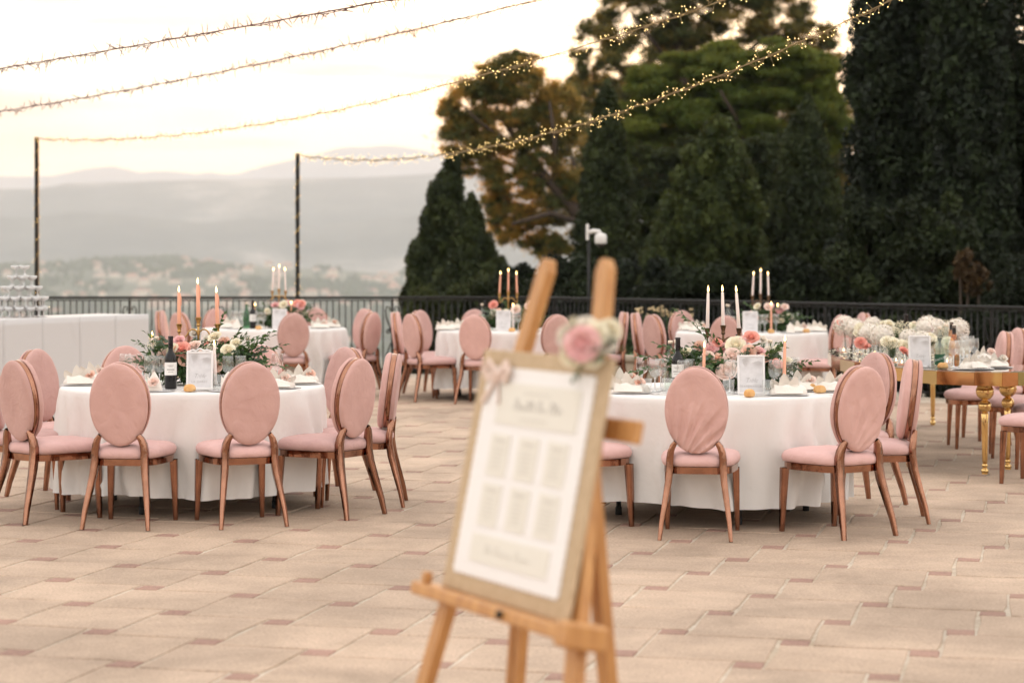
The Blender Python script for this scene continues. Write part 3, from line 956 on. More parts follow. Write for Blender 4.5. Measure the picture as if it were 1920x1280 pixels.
pine('big pine with an open golden backlit crown leaning to the left', 56,
     [(876, 195, 46, 52), (935, 150, 58, 50), (1000, 170, 56, 56), (1052, 215, 46, 60), (880, 262, 52, 46), (950, 245, 58, 52), (1020, 285, 52, 52),
      (900, 305, 48, 30), (845, 225, 26, 38), (975, 120, 34, 26), (960, 345, 52, 30), (1010, 395, 52, 40), (962, 425, 44, 44), (1035, 455, 44, 34), (930, 380, 28, 30), (1075, 350, 40, 40)],
     'pine_glow_leaf', [(1185, 760, .30), (1140, 560, .25), (1098, 420, .2), (1040, 350, .15), (980, 285, .1), (930, 200, .05)],
     [[(1098, 420, .12, 0), (1030, 400, .08, -.6), (960, 420, .04, -1)], [(1040, 350, .1, 0), (960, 310, .06, .6), (870, 265, .03, .8)],
      [(1040, 350, .1, 0), (1040, 260, .07, -.4), (1030, 190, .03, -.6)], [(1098, 420, .1, 0), (1080, 330, .06, 1), (1060, 240, .03, 1.2)],
      [(980, 285, .06, 0), (900, 230, .04, -.5), (860, 190, .02, -.7)], [(1120, 480, .1, 0), (1040, 460, .06, .5), (970, 450, .03, .8)]],
     sub=34, dens=900, maxn=142000, leaf=.095, aspect=.15, seed=21, zb=-5, subr=.36, shell=.05, deep=.5)
pine('tall pine at the back whose crown reaches the top of the picture', 72,
     [(1110, 95, 44, 60), (1170, 50, 60, 60), (1240, 25, 62, 60), (1310, 30, 66, 62), (1390, 35, 70, 58), (1465, 35, 60, 50), (1525, 70, 42, 44), (1180, 130, 66, 46), (1090, 170, 36, 50),
      (1270, 95, 70, 44), (1400, 100, 80, 40), (1130, 230, 50, 56), (1545, 110, 34, 36), (1350, -40, 90, 50), (1210, -40, 70, 46), (1470, -20, 60, 40), (1250, -100, 50, 40)],
     'pine_leaf', [(1300, 760, .4), (1290, 400, .33), (1280, 200, .25), (1270, 60, .14), (1260, -60, .05)],
     [[(1285, 260, .15, 0), (1190, 160, .09, .5), (1120, 90, .04, .8)], [(1280, 200, .14, 0), (1380, 110, .08, -.5), (1470, 50, .04, -.5)],
      [(1275, 120, .1, 0), (1330, 40, .06, .5), (1360, -30, .03, .5)], [(1275, 140, .1, 0), (1210, 60, .05, -.8), (1180, 20, .03, -1)]],
     sub=30, dens=600, maxn=112000, leaf=.125, aspect=.14, seed=22, subr=.36, shell=.05)
pine('dark dense pine closing the gaps behind the umbrella pine', 84,
     [(1110, 190, 50, 50), (1140, 290, 60, 60), (1200, 200, 70, 60), (1190, 300, 70, 70), (1270, 260, 70, 70), (1340, 210, 70, 60), (1420, 270, 80, 70), (1500, 240, 70, 60), (1540, 320, 60, 60), (1100, 380, 60, 70), (1290, 350, 90, 60), (1450, 370, 80, 60), (1260, 130, 60, 40), (1420, 150, 70, 40), (1520, 160, 50, 40)],
     'pine_leaf', [(1330, 760, .4), (1325, 450, .32), (1320, 250, .15)], [[(1325, 400, .16, 0), (1220, 300, .1, .5), (1140, 240, .05, .8)], [(1325, 400, .16, 0), (1430, 300, .1, .5), (1510, 240, .05, .8)]],
     sub=16, dens=140, maxn=62000, leaf=.15, aspect=.3, seed=29, subr=.5, shell=.3)
pine('umbrella pine with a broad bright green crown', 58,
     [(1225, 170, 60, 46), (1290, 150, 70, 50), (1370, 135, 80, 52), (1455, 130, 82, 52), (1530, 150, 54, 50), (1260, 225, 90, 50), (1360, 220, 110, 60), (1470, 220, 100, 60), (1550, 235, 46, 56), (1200, 260, 50, 60)],
     'stone_pine_leaf', [(1420, 760, .34), (1415, 450, .28), (1405, 300, .22), (1395, 210, .12)],
     [[(1405, 330, .12, 0), (1330, 250, .08, .4), (1270, 200, .04, .6)], [(1405, 330, .12, 0), (1470, 250, .08, -.4), (1520, 190, .04, -.6)],
      [(1405, 300, .1, 0), (1380, 220, .06, -1), (1350, 170, .03, -1.4)]],
     sub=26, dens=400, maxn=110000, leaf=.08, aspect=.3, seed=23, subr=.36, shell=.5)
pine('loose dull green pine in the gap beside the huge dark cypress', 62,
     [(1560, 290, 50, 60), (1575, 370, 44, 60), (1540, 420, 50, 60), (1590, 220, 26, 40), (1560, 480, 50, 50)],
     'pine_leaf', [(1565, 760, .2), (1562, 450, .14), (1560, 300, .06)], [[(1562, 400, .07, 0), (1590, 330, .04, .5), (1595, 250, .02, .6)]],
     sub=18, dens=260, maxn=26000, leaf=.085, aspect=.25, seed=24, subr=.36)
pine('dense pine filling the shade below the umbrella pine', 53,
     [(1225, 330, 60, 60), (1215, 430, 60, 70), (1290, 300, 60, 40), (1420, 320, 70, 60), (1420, 430, 60, 70), (1460, 300, 70, 50), (1240, 520, 70, 60), (1410, 530, 70, 50)],
     'cypress_leaf', [(1330, 760, .25), (1328, 450, .2), (1330, 330, .08)], [[(1328, 420, .1, 0), (1270, 350, .06, .3), (1230, 320, .03, .4)], [(1328, 420, .1, 0), (1400, 350, .06, .3), (1450, 310, .03, .4)]],
     sub=18, dens=300, maxn=60000, leaf=.08, aspect=.35, seed=25, subr=.4, shell=.4)


def shrub(label, name, d, blobs, mat, group=None, dens=700, leaf=.05, aspect=.4, sub=12, maxn=30000, zb=-3.8, seed=1, subr=.36, stems=3):
    r = random.Random(seed)
    cl = []
    for (x, y, rx, ry) in blobs:
        c = atd(x, d, y); k = d / F_PX
        for i in range(sub):
            a = r.uniform(0, 2 * math.pi); e = math.asin(r.uniform(-1, 1)); q = r.uniform(.2, .95) ** .5
            s = subr * r.uniform(.7, 1.3)
            cl.append(((c.x + rx * k * q * math.cos(a) * math.cos(e), c.y + rx * k * .8 * q * math.sin(a) * math.cos(e), c.z + ry * k * q * math.sin(e)), (rx * k * s,) * 2 + (ry * k * s,)))
    q, ti = clump_leaves(cl, dens, leaf, aspect, .35, 1.0, maxn=maxn)
    x0 = sum(b[0] for b in blobs) / len(blobs)
    b = atd(x0, d); base = (b.x, d, zb)
    t = thing(name, label, 'shrub', base, 0, group)
    link('foliage', np_quads('foliage', q - np.array(base), mat, ti), t)
    mb = MB()
    for k in range(stems):
        bl = blobs[k % len(blobs)]; p = atd(bl[0], d, bl[1])
        mb.tube([(r.uniform(-.1, .1), r.uniform(-.1, .1), 0), ((p.x - b.x) * .6, r.uniform(-.1, .1), (p.z - zb) * .6), (p.x - b.x, 0, p.z - zb)], [.05, .035, .012], 6)
    mb.build('stem', 'bark', t)
    return t


shrub('low dark bush behind the railing below the pointed cypress', 'evergreen_bush', 38, [(820, 590, 60, 50), (900, 575, 70, 60), (860, 640, 80, 50)], 'cypress_leaf', seed=31, maxn=26000, sub=14)
shrub('low dark bush behind the railing left of the easel', 'evergreen_bush', 37, [(990, 560, 70, 70), (1060, 560, 60, 70), (1020, 640, 90, 50)], 'dark_leaf', seed=32, maxn=26000, sub=14)
shrub('dark bush behind the railing below the security camera', 'evergreen_bush', 36, [(1130, 560, 70, 70), (1200, 550, 60, 70), (1160, 640, 90, 50)], 'dark_leaf', seed=33, maxn=26000, sub=14)
shrub('dark bush behind the railing below the broad lumpy conifer', 'evergreen_bush', 34, [(1290, 560, 80, 60), (1390, 560, 80, 60), (1340, 640, 120, 60)], 'dark_leaf', seed=34, maxn=28000, sub=14)
shrub('dark bush behind the railing below the pointed conifer', 'evergreen_bush', 33, [(1490, 560, 80, 70), (1570, 540, 70, 90), (1540, 640, 110, 60)], 'dark_leaf', seed=35, maxn=28000, sub=14)
shrub('tall lumpy bush in front of the huge dark cypresses', 'evergreen_bush', 31, [(1660, 500, 90, 80), (1620, 430, 50, 70), (1740, 430, 80, 80), (1780, 520, 90, 80), (1700, 600, 140, 60)], 'cypress_dark_leaf', seed=36, maxn=46000, sub=16, leaf=.055)
shrub('dark bush at the right end behind the railing', 'evergreen_bush', 29, [(1900, 560, 80, 80), (1850, 620, 90, 70), (1960, 520, 60, 90)], 'dark_leaf', seed=37, maxn=26000, sub=14)
shrub('small rusty brown bush among the dark cypresses', 'rusty_bush', 30, [(1815, 505, 32, 30), (1800, 480, 22, 22), (1835, 530, 30, 24)], 'rust_leaf', seed=38, maxn=9000, sub=12, leaf=.045)
pl = shrub('green shrub with cream flower heads above the planter wall', 'flowering_shrub', 27.6, [(1225, 615, 38, 34), (1270, 610, 36, 34), (1180, 625, 34, 30), (1300, 630, 26, 30)], 'shrub_leaf', seed=39, maxn=15000, sub=16, leaf=.055, aspect=.22, zb=0.02, dens=700)
fl = MB()
r = random.Random(12)
for k in range(26):
    x = r.uniform(1190, 1300); y = 575 + r.uniform(0, 16) + abs(x - 1240) * .1
    p = atd(x, 27.4 + r.uniform(-.2, .2), y) - pl.location
    for i in range(7):
        fl.lathe([(0, -.012), (.016, 0), (0, .012)], 5, T(p.x + r.uniform(-.035, .035), p.y + r.uniform(-.03, .03), p.z + r.uniform(-.02, .02), rx=r.uniform(-.5, .5)))
fl.build('flower_heads', 'oleander_bloom', pl)

# ------------------------------------------------------------------ security camera on its post
cp_ = atd(1104, 30.2)
cc = thing('security_camera', 'white dome security camera on a thin dark post behind the railing', 'camera', (cp_.x, 30.2, -.3))
zc = CAM_H + (Y_HOR - 440) * 30.2 / F_PX + .3
MB().tube([(0, 0, 0), (0, 0, zc + .13)], .02, 8).build('post', 'iron', cc)
MB().bbox((-.04, -.05, zc - .08), (.0, .05, zc + .15), .008).build('bracket', 'cctv_white', cc)
MB().tube([(-.02, -.02, zc + .02), (.06, -.05, zc + .05), (.14, -.08, zc + .045), (.165, -.08, zc + .0)], [.03, .032, .03, .03], 8).build('arm', 'cctv_white', cc)
dm = MB().lathe([(.04, .02), (.075, 0), (.085, -.03), (.085, -.11), (.078, -.13)], 18, T(.165, -.08, zc)).build('housing', 'cctv_white', cc)
MB().lathe([(.0, -.185), (.03, -.18), (.052, -.16), (.06, -.13)], 16, T(.165, -.08, zc), cap0=False).build('dome', 'dark_lens', cc)

# ------------------------------------------------------------------ light poles and strings of fairy lights
def led_string(pts, n, spread, seed, stick=.058, sr=.0026):
    """sticks and leds round a wire"""
    r = random.Random(seed)
    st = MB(); ld = MB()
    P = [Vector(p) for p in pts]
    seg = [(P[i + 1] - P[i]).length for i in range(len(P) - 1)]; tot = sum(seg)
    for k in range(n):
        s = (k + r.random()) / n * tot; i = 0
        while i < len(seg) - 1 and s > seg[i]: s -= seg[i]; i += 1
        p = P[i].lerp(P[i + 1], s / seg[i])
        d = (P[i + 1] - P[i]).normalized()
        v = Vector((r.gauss(0, 1), r.gauss(0, 1), r.gauss(0, 1))); v = (v - d * v.dot(d) * .6).normalized()
        q = p + v * stick * r.uniform(.5, 1.3)
        st.tube([p, q], [sr, sr * .7], 3)
        u = v * .0044
        a = v.orthogonal().normalized() * .0031; b = v.cross(a)
        ld.add([q - u, q + a, q + b, q - a, q - b, q + u * 1.4], [(0, 2, 1), (0, 3, 2), (0, 4, 3), (0, 1, 4), (5, 1, 2), (5, 2, 3), (5, 3, 4), (5, 4, 1)])
    return st, ld


def fairy(label, A, B, sag, n, seed, wire, lit=True):
    A = Vector(A); B = Vector(B)
    o = thing('fairy_light_string', label, 'string lights', tuple(A), 0, 'strings of fairy lights over the terrace')
    r = random.Random(seed)
    pts = []
    for i in range(121):
        t = i / 120
        p = (B - A) * t; p.z -= sag * 4 * t * (1 - t)
        pts.append(p)
    MB().tube(pts, .0034 if lit else .0055, 5).build('wire', wire, o)
    tw = [p + Vector((r.uniform(-.01, .01), 0, .012 * math.sin(i * 1.3) - .004)) for i, p in enumerate(pts)]
    MB().tube(tw, .0026, 4).build('led_cable', wire, o)
    st, ld = led_string(tw, n, .03, seed) if lit else led_string(tw, n, .03, seed, .075, .0042)
    tag(st.build('bulb_stems', wire, o), kind='stuff'); tag(ld.build('bulbs', 'fairy_led' if lit else 'fairy_bulb', o), kind='stuff')


P1 = Vector((-6.421, 29, 0)); P2 = Vector((-2.897, 29, 0))
for p, ht, lab in ((P1, 3.22, 'dark light pole wound with fairy lights behind the champagne tower'), (P2, 3.00, 'dark light pole wound with fairy lights, nearer the trees')):
    o = thing('light_pole', lab, 'pole', tuple(p), 0, 'light poles on the railing')
    MB().box((-.026, -.026, 0), (.026, .026, ht)).build('pole', 'iron', o)
    hel = [(.034 * math.cos(a), .034 * math.sin(a), .95 + (ht - .97) * a / 60) for a in [i * .5 for i in range(121)]]
    MB().tube(hel, .003, 4).build('led_cable', 'wire_gold', o)
    st, ld = led_string(hel, 92, .02, 4 + int(ht * 10), .02, .002)
    tag(st.build('bulb_stems', 'wire_gold', o), kind='stuff'); tag(ld.build('bulbs', 'fairy_led', o), kind='stuff')
fairy('glowing fairy light string from the pole nearer the trees', (P2.x, 29, 2.98), (3.6, 12.5, 3.8), .6, 640, 61, 'wire_gold')
fairy('golden fairy light string from the pole behind the champagne tower', (P1.x, 29, 3.2), (4.4, 11, 4.2), .6, 820, 62, 'wire_gold')
fairy('second fairy light string from the top, crossing the bright sky', (-9.96, 29, 3.2), (3.5, 16, 4.4), .3, 620, 63, 'wire', False)
fairy('topmost fairy light string with dark red wire in the sky', (-13.5, 29, 3.2), (1.0, 14, 3.6), .1, 620, 64, 'wire', False)

# ------------------------------------------------------------------ haze
hz, HN, HL, hout = new_mat('haze_air')
pv = HN.new('ShaderNodeVolumePrincipled')
pv.inputs['Color'].default_value = (.85, .92, 1.0, 1)
pv.inputs['Density'].default_value = 0.000105
pv.inputs['Anisotropy'].default_value = 0.0
HL.new(pv.outputs[0], hout.inputs['Volume'])
hb = MB().box((-30000, -30000, -200), (30000, 30000, 900)).build('haze', 'haze_air')
tag(hb, 'pale haze filling the valley air', 'haze', kind='stuff')

# ------------------------------------------------------------------ chairs
def seat_outline(a, off=0.0):
    """rounded trapezoid, wider in front (+y)"""
    c, s = math.cos(a), math.sin(a)
    n = 4.2
    r = 1 / ((abs(c) ** n + abs(s) ** n) ** (1 / n))
    x, y = c * r, s * r
    hw = .205 + .022 * y
    yy = y * .225 + (.028 * (1 - x * x) if y > 0 else .0)
    return x * (hw + off), yy + off * s


def seat_pad(seed):
    r = random.Random(seed); ph = [r.uniform(0, 6.28) for _ in range(6)]
    n = 40
    prof = [(-.02, .405), (.006, .410), (.014, .428), (.014, .446), (.004, .464), (-.02, .476), (-.055, .484), (-.11, .490), (-.165, .493)]
    v = []; f = []
    for k, (o, z) in enumerate(prof):
        for i in range(n):
            a = 2 * math.pi * i / n
            x, y = seat_outline(a, o)
            w = .0022 * math.sin(9 * a + ph[0]) + .0016 * math.sin(17 * a + ph[1] + k)
            v.append((x + w * math.cos(a) * (k > 0), y + w * math.sin(a) * (k > 0), z + (.002 * math.sin(7 * a + ph[2] + k * .8) if 2 < k < 8 else 0)))
    for k in range(len(prof) - 1):
        for i in range(n):
            j = (i + 1) % n
            f.append((k * n + i, k * n + j, (k + 1) * n + j, (k + 1) * n + i))
    f.append(tuple((len(prof) - 1) * n + i for i in range(n)))
    return MB().add(v, f).mesh('seat', 'velvet_seat')


TILT = R_(7)
BACK_M = T(0, -.222, .728, rx=TILT)       # oval frame: local x across, z up, y forward
EA, EB = .176, .243


def oval_pad(y0, y1, seed, wrinkle, front):
    """domed oval cushion between y0 (at the band) and y1 (its crown)"""
    r = random.Random(seed)
    n = 110 if wrinkle > .3 else 48; v = []; f = []
    s = 1 if y1 > y0 else -1
    th = abs(y1 - y0)
    prof = [(.97, 0), (1.0, .10), (1.012, .30), (1.0, .52), (.965, .74), (.90, .88), (.78, .95), (.60, .985), (.40, .995), (.20, 1.0)]
    if wrinkle > .3:
        qs_ = [p_[0] for p_ in prof[4:]][::-1]; ts_ = [p_[1] for p_ in prof[4:]][::-1]
        prof = prof[:4] + [(q_, float(np.interp(q_, qs_, ts_))) for q_ in np.linspace(.965, .04, 22)]
    for k, (q, t) in enumerate(prof):
        for i in range(n):
            a = 2 * math.pi * i / n
            x, z = EA * q * math.cos(a), EB * q * math.sin(a)
            y = y0 + s * th * t
            if k > 2:
                fade = 1
                y += s * fade * .0016 * math.sin(x * 60 + z * 25 + seed)
                if wrinkle:
                    # creases that fan from the lower left rim
                    u = math.atan2(z + .34, x + .10)
                    w = max(0, min(1, (.12 - z - x * .35) / .22))
                    g = math.sin(30 * u + 2.0 * math.sin(9 * x) + 6 * z)
                    y += s * wrinkle * w * (.0060 * (abs(g) ** .6) * (1 if g > 0 else -1) + .0028 * math.sin(57 * u + 5 * z))
            v.append((x, y, z))
    for k in range(len(prof) - 1):
        for i in range(n):
            j = (i + 1) % n
            q = (k * n + i, k * n + j, (k + 1) * n + j, (k + 1) * n + i)
            f.append(q if s < 0 else q[::-1])
    c = tuple((len(prof) - 1) * n + i for i in range(n))
    f.append(c if s < 0 else c[::-1])
    mb = MB(); mb.add(v, f, BACK_M)
    return mb.mesh('backrest_front' if front else 'backrest_back', 'velvet')


def chair_meshes():
    m = {}
    # copper band between the two cushions
    mb = MB(); n = 52; v = []; f = []
    for (q, y) in ((.955, -.017), (1.0, -.017), (1.0, .017), (.955, .017)):
        for i in range(n):
            a = 2 * math.pi * i / n
            v.append((EA * q * math.cos(a), y, EB * q * math.sin(a)))
    for k in range(4):
        for i in range(n):
            j = (i + 1) % n; k2 = (k + 1) % 4
            f.append((k * n + i, k2 * n + i, k2 * n + j, k * n + j))
    mb.add(v, f, BACK_M); m['back_frame'] = mb.mesh('back_frame', 'copper')
    # seat apron
    mb = MB(); v = []; f = []; n = 40
    for (o, z) in ((-.03, .366), (.0, .366), (.0, .405), (-.03, .405)):
        for i in range(n):
            a = 2 * math.pi * i / n
            x, y = seat_outline(a, o); v.append((x, y, z))
    for k in range(4):
        for i in range(n):
            j = (i + 1) % n; k2 = (k + 1) % 4
            f.append((k * n + i, k * n + j, k2 * n + j, k2 * n + i))
    mb.add(v, f, smooth=False); m['seat_frame'] = mb.mesh('seat_frame', 'copper')
    for s, nm in ((-1, 'rl'), (1, 'rr')):
        pts = [(s * .200, -.315, 0), (s * .190, -.295, .10), (s * .172, -.262, .22), (s * .157, -.235, .32), (s * .150, -.222, .40), (s * .150, -.222, .45), (s * .145, -.227, .49), (s * .134, -.234, .522), (s * .116, -.240, .548)]
        rad = [(.0105, .012), (.0125, .015), (.016, .018), (.0185, .021), (.020, .022), (.020, .021), (.0185, .019), (.0165, .016), (.012, .013)]
        m[nm] = MB().tube(pts, rad, square=True, up=(1, 0, 0), rounded=True).mesh('leg', 'copper')
    for s, nm in ((-1, 'fl'), (1, 'fr')):
        m[nm] = MB().tube([(s * .204, .205, 0), (s * .200, .198, .2), (s * .196, .190, .37)], [(.0115, .0115), (.0165, .0165), (.020, .020)], square=True, up=(1, 0, 0), rounded=True).mesh('leg', 'copper')
    m['pads'] = [(oval_pad(.017, .062, 10 + k, w * .5, True), oval_pad(-.017, -.050, 20 + k, w, False)) for k, w in enumerate((0, .25, .5, 1.25))]
    m['seats'] = [seat_pad(k) for k in range(3)]
    return m


CM = chair_meshes()
CHAIR_GROUP = 'pink velvet chairs with oval backs'
_ch = [0]


def chair(x, y, face, label, variant=0):
    """face: direction the sitter looks, as an angle in the ground plane"""
    _ch[0] += 1
    c = thing('oval_back_chair', label, 'chair', (x, y, 0), face - math.pi / 2, CHAIR_GROUP)
    link('seat', CM['seats'][_ch[0] % 3], c)
    link('seat_frame', CM['seat_frame'], c)
    fr, bk = CM['pads'][variant]
    link('backrest_front', fr, c); link('backrest_back', bk, c); link('back_frame', CM['back_frame'], c)
    for k in ('fl', 'fr', 'rl', 'rr'): link('leg', CM[k], c)
    return c


def ring_chair(tc_, ang, label, r=1.05, twist=0.0, variant=0):
    """ang: degrees round the table, 0 = nearest the viewer, positive to the right"""
    a = R_(ang)
    x = tc_.x + r * math.sin(a); y = tc_.y - r * math.cos(a)
    face = math.atan2(tc_.y - y, tc_.x - x) + R_(twist)
    return chair(x, y, face, label, variant)


TA = Vector((-2.055, 13.83, 0)); TB = Vector((1.25, 13.35, 0)); TC = Vector((-2.79, 25.2, 0)); TD = Vector((-.012, 24.5, 0)); TE = Vector((2.68, 24.0, 0))
LFT, RFT = 'left front round table', 'right front round table'
for ang, lab, tw, va in [
    (-11.5, 'pink oval-back chair with its back to us, left one of the left front pair', 3, 1),
    (23.5, 'smooth pink oval-back chair with its back to us, right one of the left front pair', 0, 0),
    (-45.5, 'pink oval-back chair cut by the left picture edge, copper legs turned out', 0, 1),
    (58.5, 'pink oval-back chair seen from behind at the right front of the left table', 0, 0),
    (90, 'pink oval-back chair seen edge-on, right side of the left front table', 0, 0),
    (-82, 'pink oval-back chair mostly outside the left picture edge', 0, 0),
    (134, 'pink oval-back chair facing us from the right rear of the left table', 0, 2),
    (-117, 'pink oval-back chair facing right at the left rear of the left table', 0, 0),
    (167, 'pink oval-back chair behind the green sprigs of the left table', 0, 0),
    (-150, 'pink oval-back chair behind the stemware on the far side of the left table', 0, 0)]:
    ring_chair(TA, ang, lab, 1.05, tw, va)
for ang, lab, r, tw, va in [
    (-9.5, 'pink oval-back chair with creased back cover in front of the right table', 1.05, 0, 3),
    (32, 'pink oval-back chair with its back to us at the right front of the right table', 1.13, 2, 2),
    (70, 'pink oval-back chair seen edge-on beside the gold table', 1.0, 14, 0),
    (117, 'pink oval-back chair at the right rear of the right table, before the gold table', 1.02, 0, 0),
    (-52, 'pink chair half hidden behind the right side of the easel', 1.055, 0, 0),
    (-141, 'pink chair whose oval back peeks out between easel and right table', 1.0, 0, 0)]:
    ring_chair(TB, ang, lab, r, tw, va)
for ang, lab, r, tw in [
    (16, 'pink oval-back chair with its back to us at the far left table', 1.03, 0),
    (-50, 'far pink chair with dark copper rim behind the tall candles, facing right', 1.05, 0),
    (-90, 'far pink chair seen edge-on next to the white champagne counter', 1.1, 0),
    (-140, 'far pink chair behind the tall salmon candles, facing us', 1.05, 0),
    (163, 'far pink chair behind the bottles of the far left table', 1.05, 0),
    (62, 'far pink chair seen from behind at the right of the far left table', 1.1, 0),
    (130, 'far pink chair with its pale front to us, right of the far left table', 1.08, 0)]:
    ring_chair(TC, ang, lab, r, tw)
for ang, lab, r, tw in [
    (-18, 'pink oval-back chair with its back to us left of the easel, far table', 1.03, 0),
    (-57, 'far pink chair with back to us at the left of the table behind the easel', 1.07, 0),
    (-91, 'far pink chair seen edge-on left of the table behind the easel', 1.08, 0),
    (-126, 'far pink chair half hidden behind another, left of the table behind the easel', 1.1, 0),
    (-160, 'far pink chair beyond the table behind the easel, only its top showing', 1.05, 0),
    (23, 'pink chair between the two tops of the easel', 1.05, 0),
    (90, 'far pink chair with pale front just right of the easel flowers', 1.05, 0)]:
    ring_chair(TD, ang, lab, r, tw)
for ang, lab, r, tw in [
    (-19, 'pink chair behind the white candles, its back to us, at the far right table', 1.02, 0),
    (-62, 'far pink chair with pale back, left of the far right table', 1.06, 0),
    (-97, 'far pink chair half hidden at the left of the far right table', 1.06, 0),
    (-147, 'far pink chair beyond the left side of the far right table, facing us', 1.05, 0),
    (44, 'pink chair seen from behind between far right table and gold table', 1.0, 6),
    (98, 'far pink chair of which only the top shows behind the white flowers', 1.06, 0)]:
    ring_chair(TE, ang, lab, r, tw)
for x, y, face, lab in [
    (3.72, 15.12, 146, 'pink chair cut by the right picture edge, nearest the gold table'),
    (3.90, 18.0, 178, 'pink chair with its seat under the inner curve of the gold table'),
    (4.04, 17.15, 170, 'pink chair at the right picture edge, second along the gold table'),
    (4.22, 18.8, 188, 'pink chair farthest along the inner curve of the gold table'),
    (4.05, 16.2, 158, 'pink chair at the right edge between gold table leg and nearest seat')]:
    chair(x, y, R_(face), lab)


# ------------------------------------------------------------------ round tables and their cloths
TOP = .765


def tablecloth(name, tc_, label, seed, R=.84, hem=.125, folds=15, group='white round tablecloths'):
    r = random.Random(seed)
    nF = 320
    # folds of uneven width and depth hang round the edge
    fl_ = []; a_ = 0.0
    while a_ < 2 * math.pi - .1:
        w_ = r.uniform(.13, .34); fl_.append((a_ + w_ / 2, w_ * r.uniform(.26, .42), r.uniform(.35, 1.25) * (1 if w_ > .17 else .7))); a_ += w_
    p0_ = r.uniform(0, 6.3)
    def fold_at(a):
        s_ = 0
        for c_, w_, h_ in fl_:
            da = (a - c_ + math.pi) % (2 * math.pi) - math.pi
            if abs(da) < 4 * w_: s_ += h_ * math.exp(-(da / w_) ** 2)
        return s_ - .55 + .12 * math.sin(31 * a + p0_) + .25 * math.sin(3 * a + p0_)
    FV = [fold_at(2 * math.pi * i_ / nF) for i_ in range(nF)]
    prof = [(0, 0, 0), (.5, 0, 0), (.93, 0, 0), (.985, -.001, 0), (.998, -.006, 0), (1.006, -.018, .02), (1.010, -.045, .06), (1.014, -.10, .24)]
    for i in range(1, 9): prof.append((1.012 + .006 * i / 8, -.10 - (TOP - .10 - hem) * i / 8, (.24 + .76 * (i / 8) ** .8)))
    v = []; f = []
    for k, (q, dz, w) in enumerate(prof):
        for i in range(nF):
            a = 2 * math.pi * i / nF
            s = FV[(i + int(2.5 * math.sin(k * .8 + i * .05))) % nF]
            rr_ = R * q + w * .092 * s
            zz = TOP + dz + (w ** 3) * (.012 * math.sin(4 * a + p0_) - .004 * s)
            v.append((rr_ * math.cos(a), rr_ * math.sin(a), zz))
    n = len(prof)
    for k in range(n - 1):
        for i in range(nF):
            j = (i + 1) % nF
            f.append((k * nF + i, k * nF + j, (k + 1) * nF + j, (k + 1) * nF + i))
    o = MB().add([tuple(p) for p in v], [tuple(reversed(q)) for q in f]).build(name, 'cloth', None, tuple(tc_))
    return tag(o, label, 'tablecloth', group)


def round_table(tc_, label, rot):
    t = thing('round_table', label, 'table', tuple(tc_), rot, 'round folding tables under the cloths')
    MB().lathe([(.80, .728), (.815, .735), (.815, .752), (.80, .758)], 48).build('tabletop', 'table_board', t)
    for k in range(4):
        a = math.pi / 4 + k * math.pi / 2
        lg = MB().tube([(.60 * math.cos(a), .60 * math.sin(a), .03), (.60 * math.cos(a), .60 * math.sin(a), .727)], .016, 10).build('leg', 'grey_steel', t)
        MB().lathe([(.018, 0), (.021, .004), (.021, .045), (.018, .05)], 10, T(.60 * math.cos(a), .60 * math.sin(a), 0)).build('foot', 'rubber', lg)
    return t


for i, (tc_, nm) in enumerate([(TA, LFT), (TB, RFT), (TC, 'far left round table by the poles'), (TD, 'far round table behind the easel'), (TE, 'far right round table before the dark trees')]):
    round_table(tc_, 'folding legs of the ' + nm, .35 + i * .6 if i else R_(22))
    tablecloth('tablecloth', tc_, 'white floor-length cloth on the ' + nm, 70 + i)

# ------------------------------------------------------------------ tabletop wares (unit meshes)
def lmesh(name, prof, n, mat, **k):
    return MB().lathe(prof, n, **k).mesh(name, mat)


WB = lmesh('bottle_glass', [(.034, 0), (.0375, .004), (.0375, .190), (.034, .205), (.024, .222), (.0155, .236), (.0145, .25), (.0145, .318), (.0160, .319), (.0160, .327), (.0135, .328)], 24, 'wine_bottle_glass')
WL = lmesh('label', [(.0381, .085), (.0381, .165)], 24, 'paper', arc=(math.pi * 1.02, math.pi * 1.98))
WF = lmesh('foil_capsule', [(.0152, .262), (.0152, .3175), (.0166, .318), (.0166, .3285), (0, .329)], 20, 'bottle_foil')
lp = MB()
for z, a0, a1 in ((.118, 1.30, 1.70), (.145, 1.33, 1.67), (.139, 1.4, 1.6), (.105, 1.36, 1.64)):
    lp.lathe([(.0384, z), (.0384, z + .0022 if z != .118 else z + .005)], 10, arc=(math.pi * a0, math.pi * a1))
WP = lp.mesh('label_print', 'ink')
wprof = [(.036, 0), (.040, .004), (.040, .125), (.038, .145), (.030, .180), (.021, .215), (.0145, .245), (.0125, .262), (.0125, .285)]
BOT = {k: lmesh('bottle_glass', wprof, 22, m, cap1=False) for k, m in (('clear', 'water_glass'), ('green', 'green_glass'), ('rose', 'rose_wine'))}
BWAT = lmesh('water', [(.0, .006), (.036, .007), (.036, .123), (.034, .142), (.027, .178), (.0, .179)], 18, 'water_glass')
BCAP = lmesh('cap', [(.0150, .279), (.0155, .281), (.0155, .296), (.0145, .299), (0, .2995)], 16, 'cap_metal')
BSEAL = MB().lathe([(.0, 0), (.012, .0001)], 14, T(0, -.0345, .158, rx=R_(72))).mesh('seal', 'paper')
BSEAL2 = MB().lathe([(.0086, 0), (.0098, .0002)], 14, T(0, -.0352, .158, rx=R_(72))).mesh('seal_ring', 'ink')
WG = lmesh('bowl', [(.0, .088), (.012, .090), (.028, .102), (.0375, .125), (.0395, .150), (.036, .182), (.0335, .198), (.0325, .198), (.035, .181), (.0385, .150), (.0365, .126), (.027, .104), (.0, .0905)], 22, 'clear_glass')
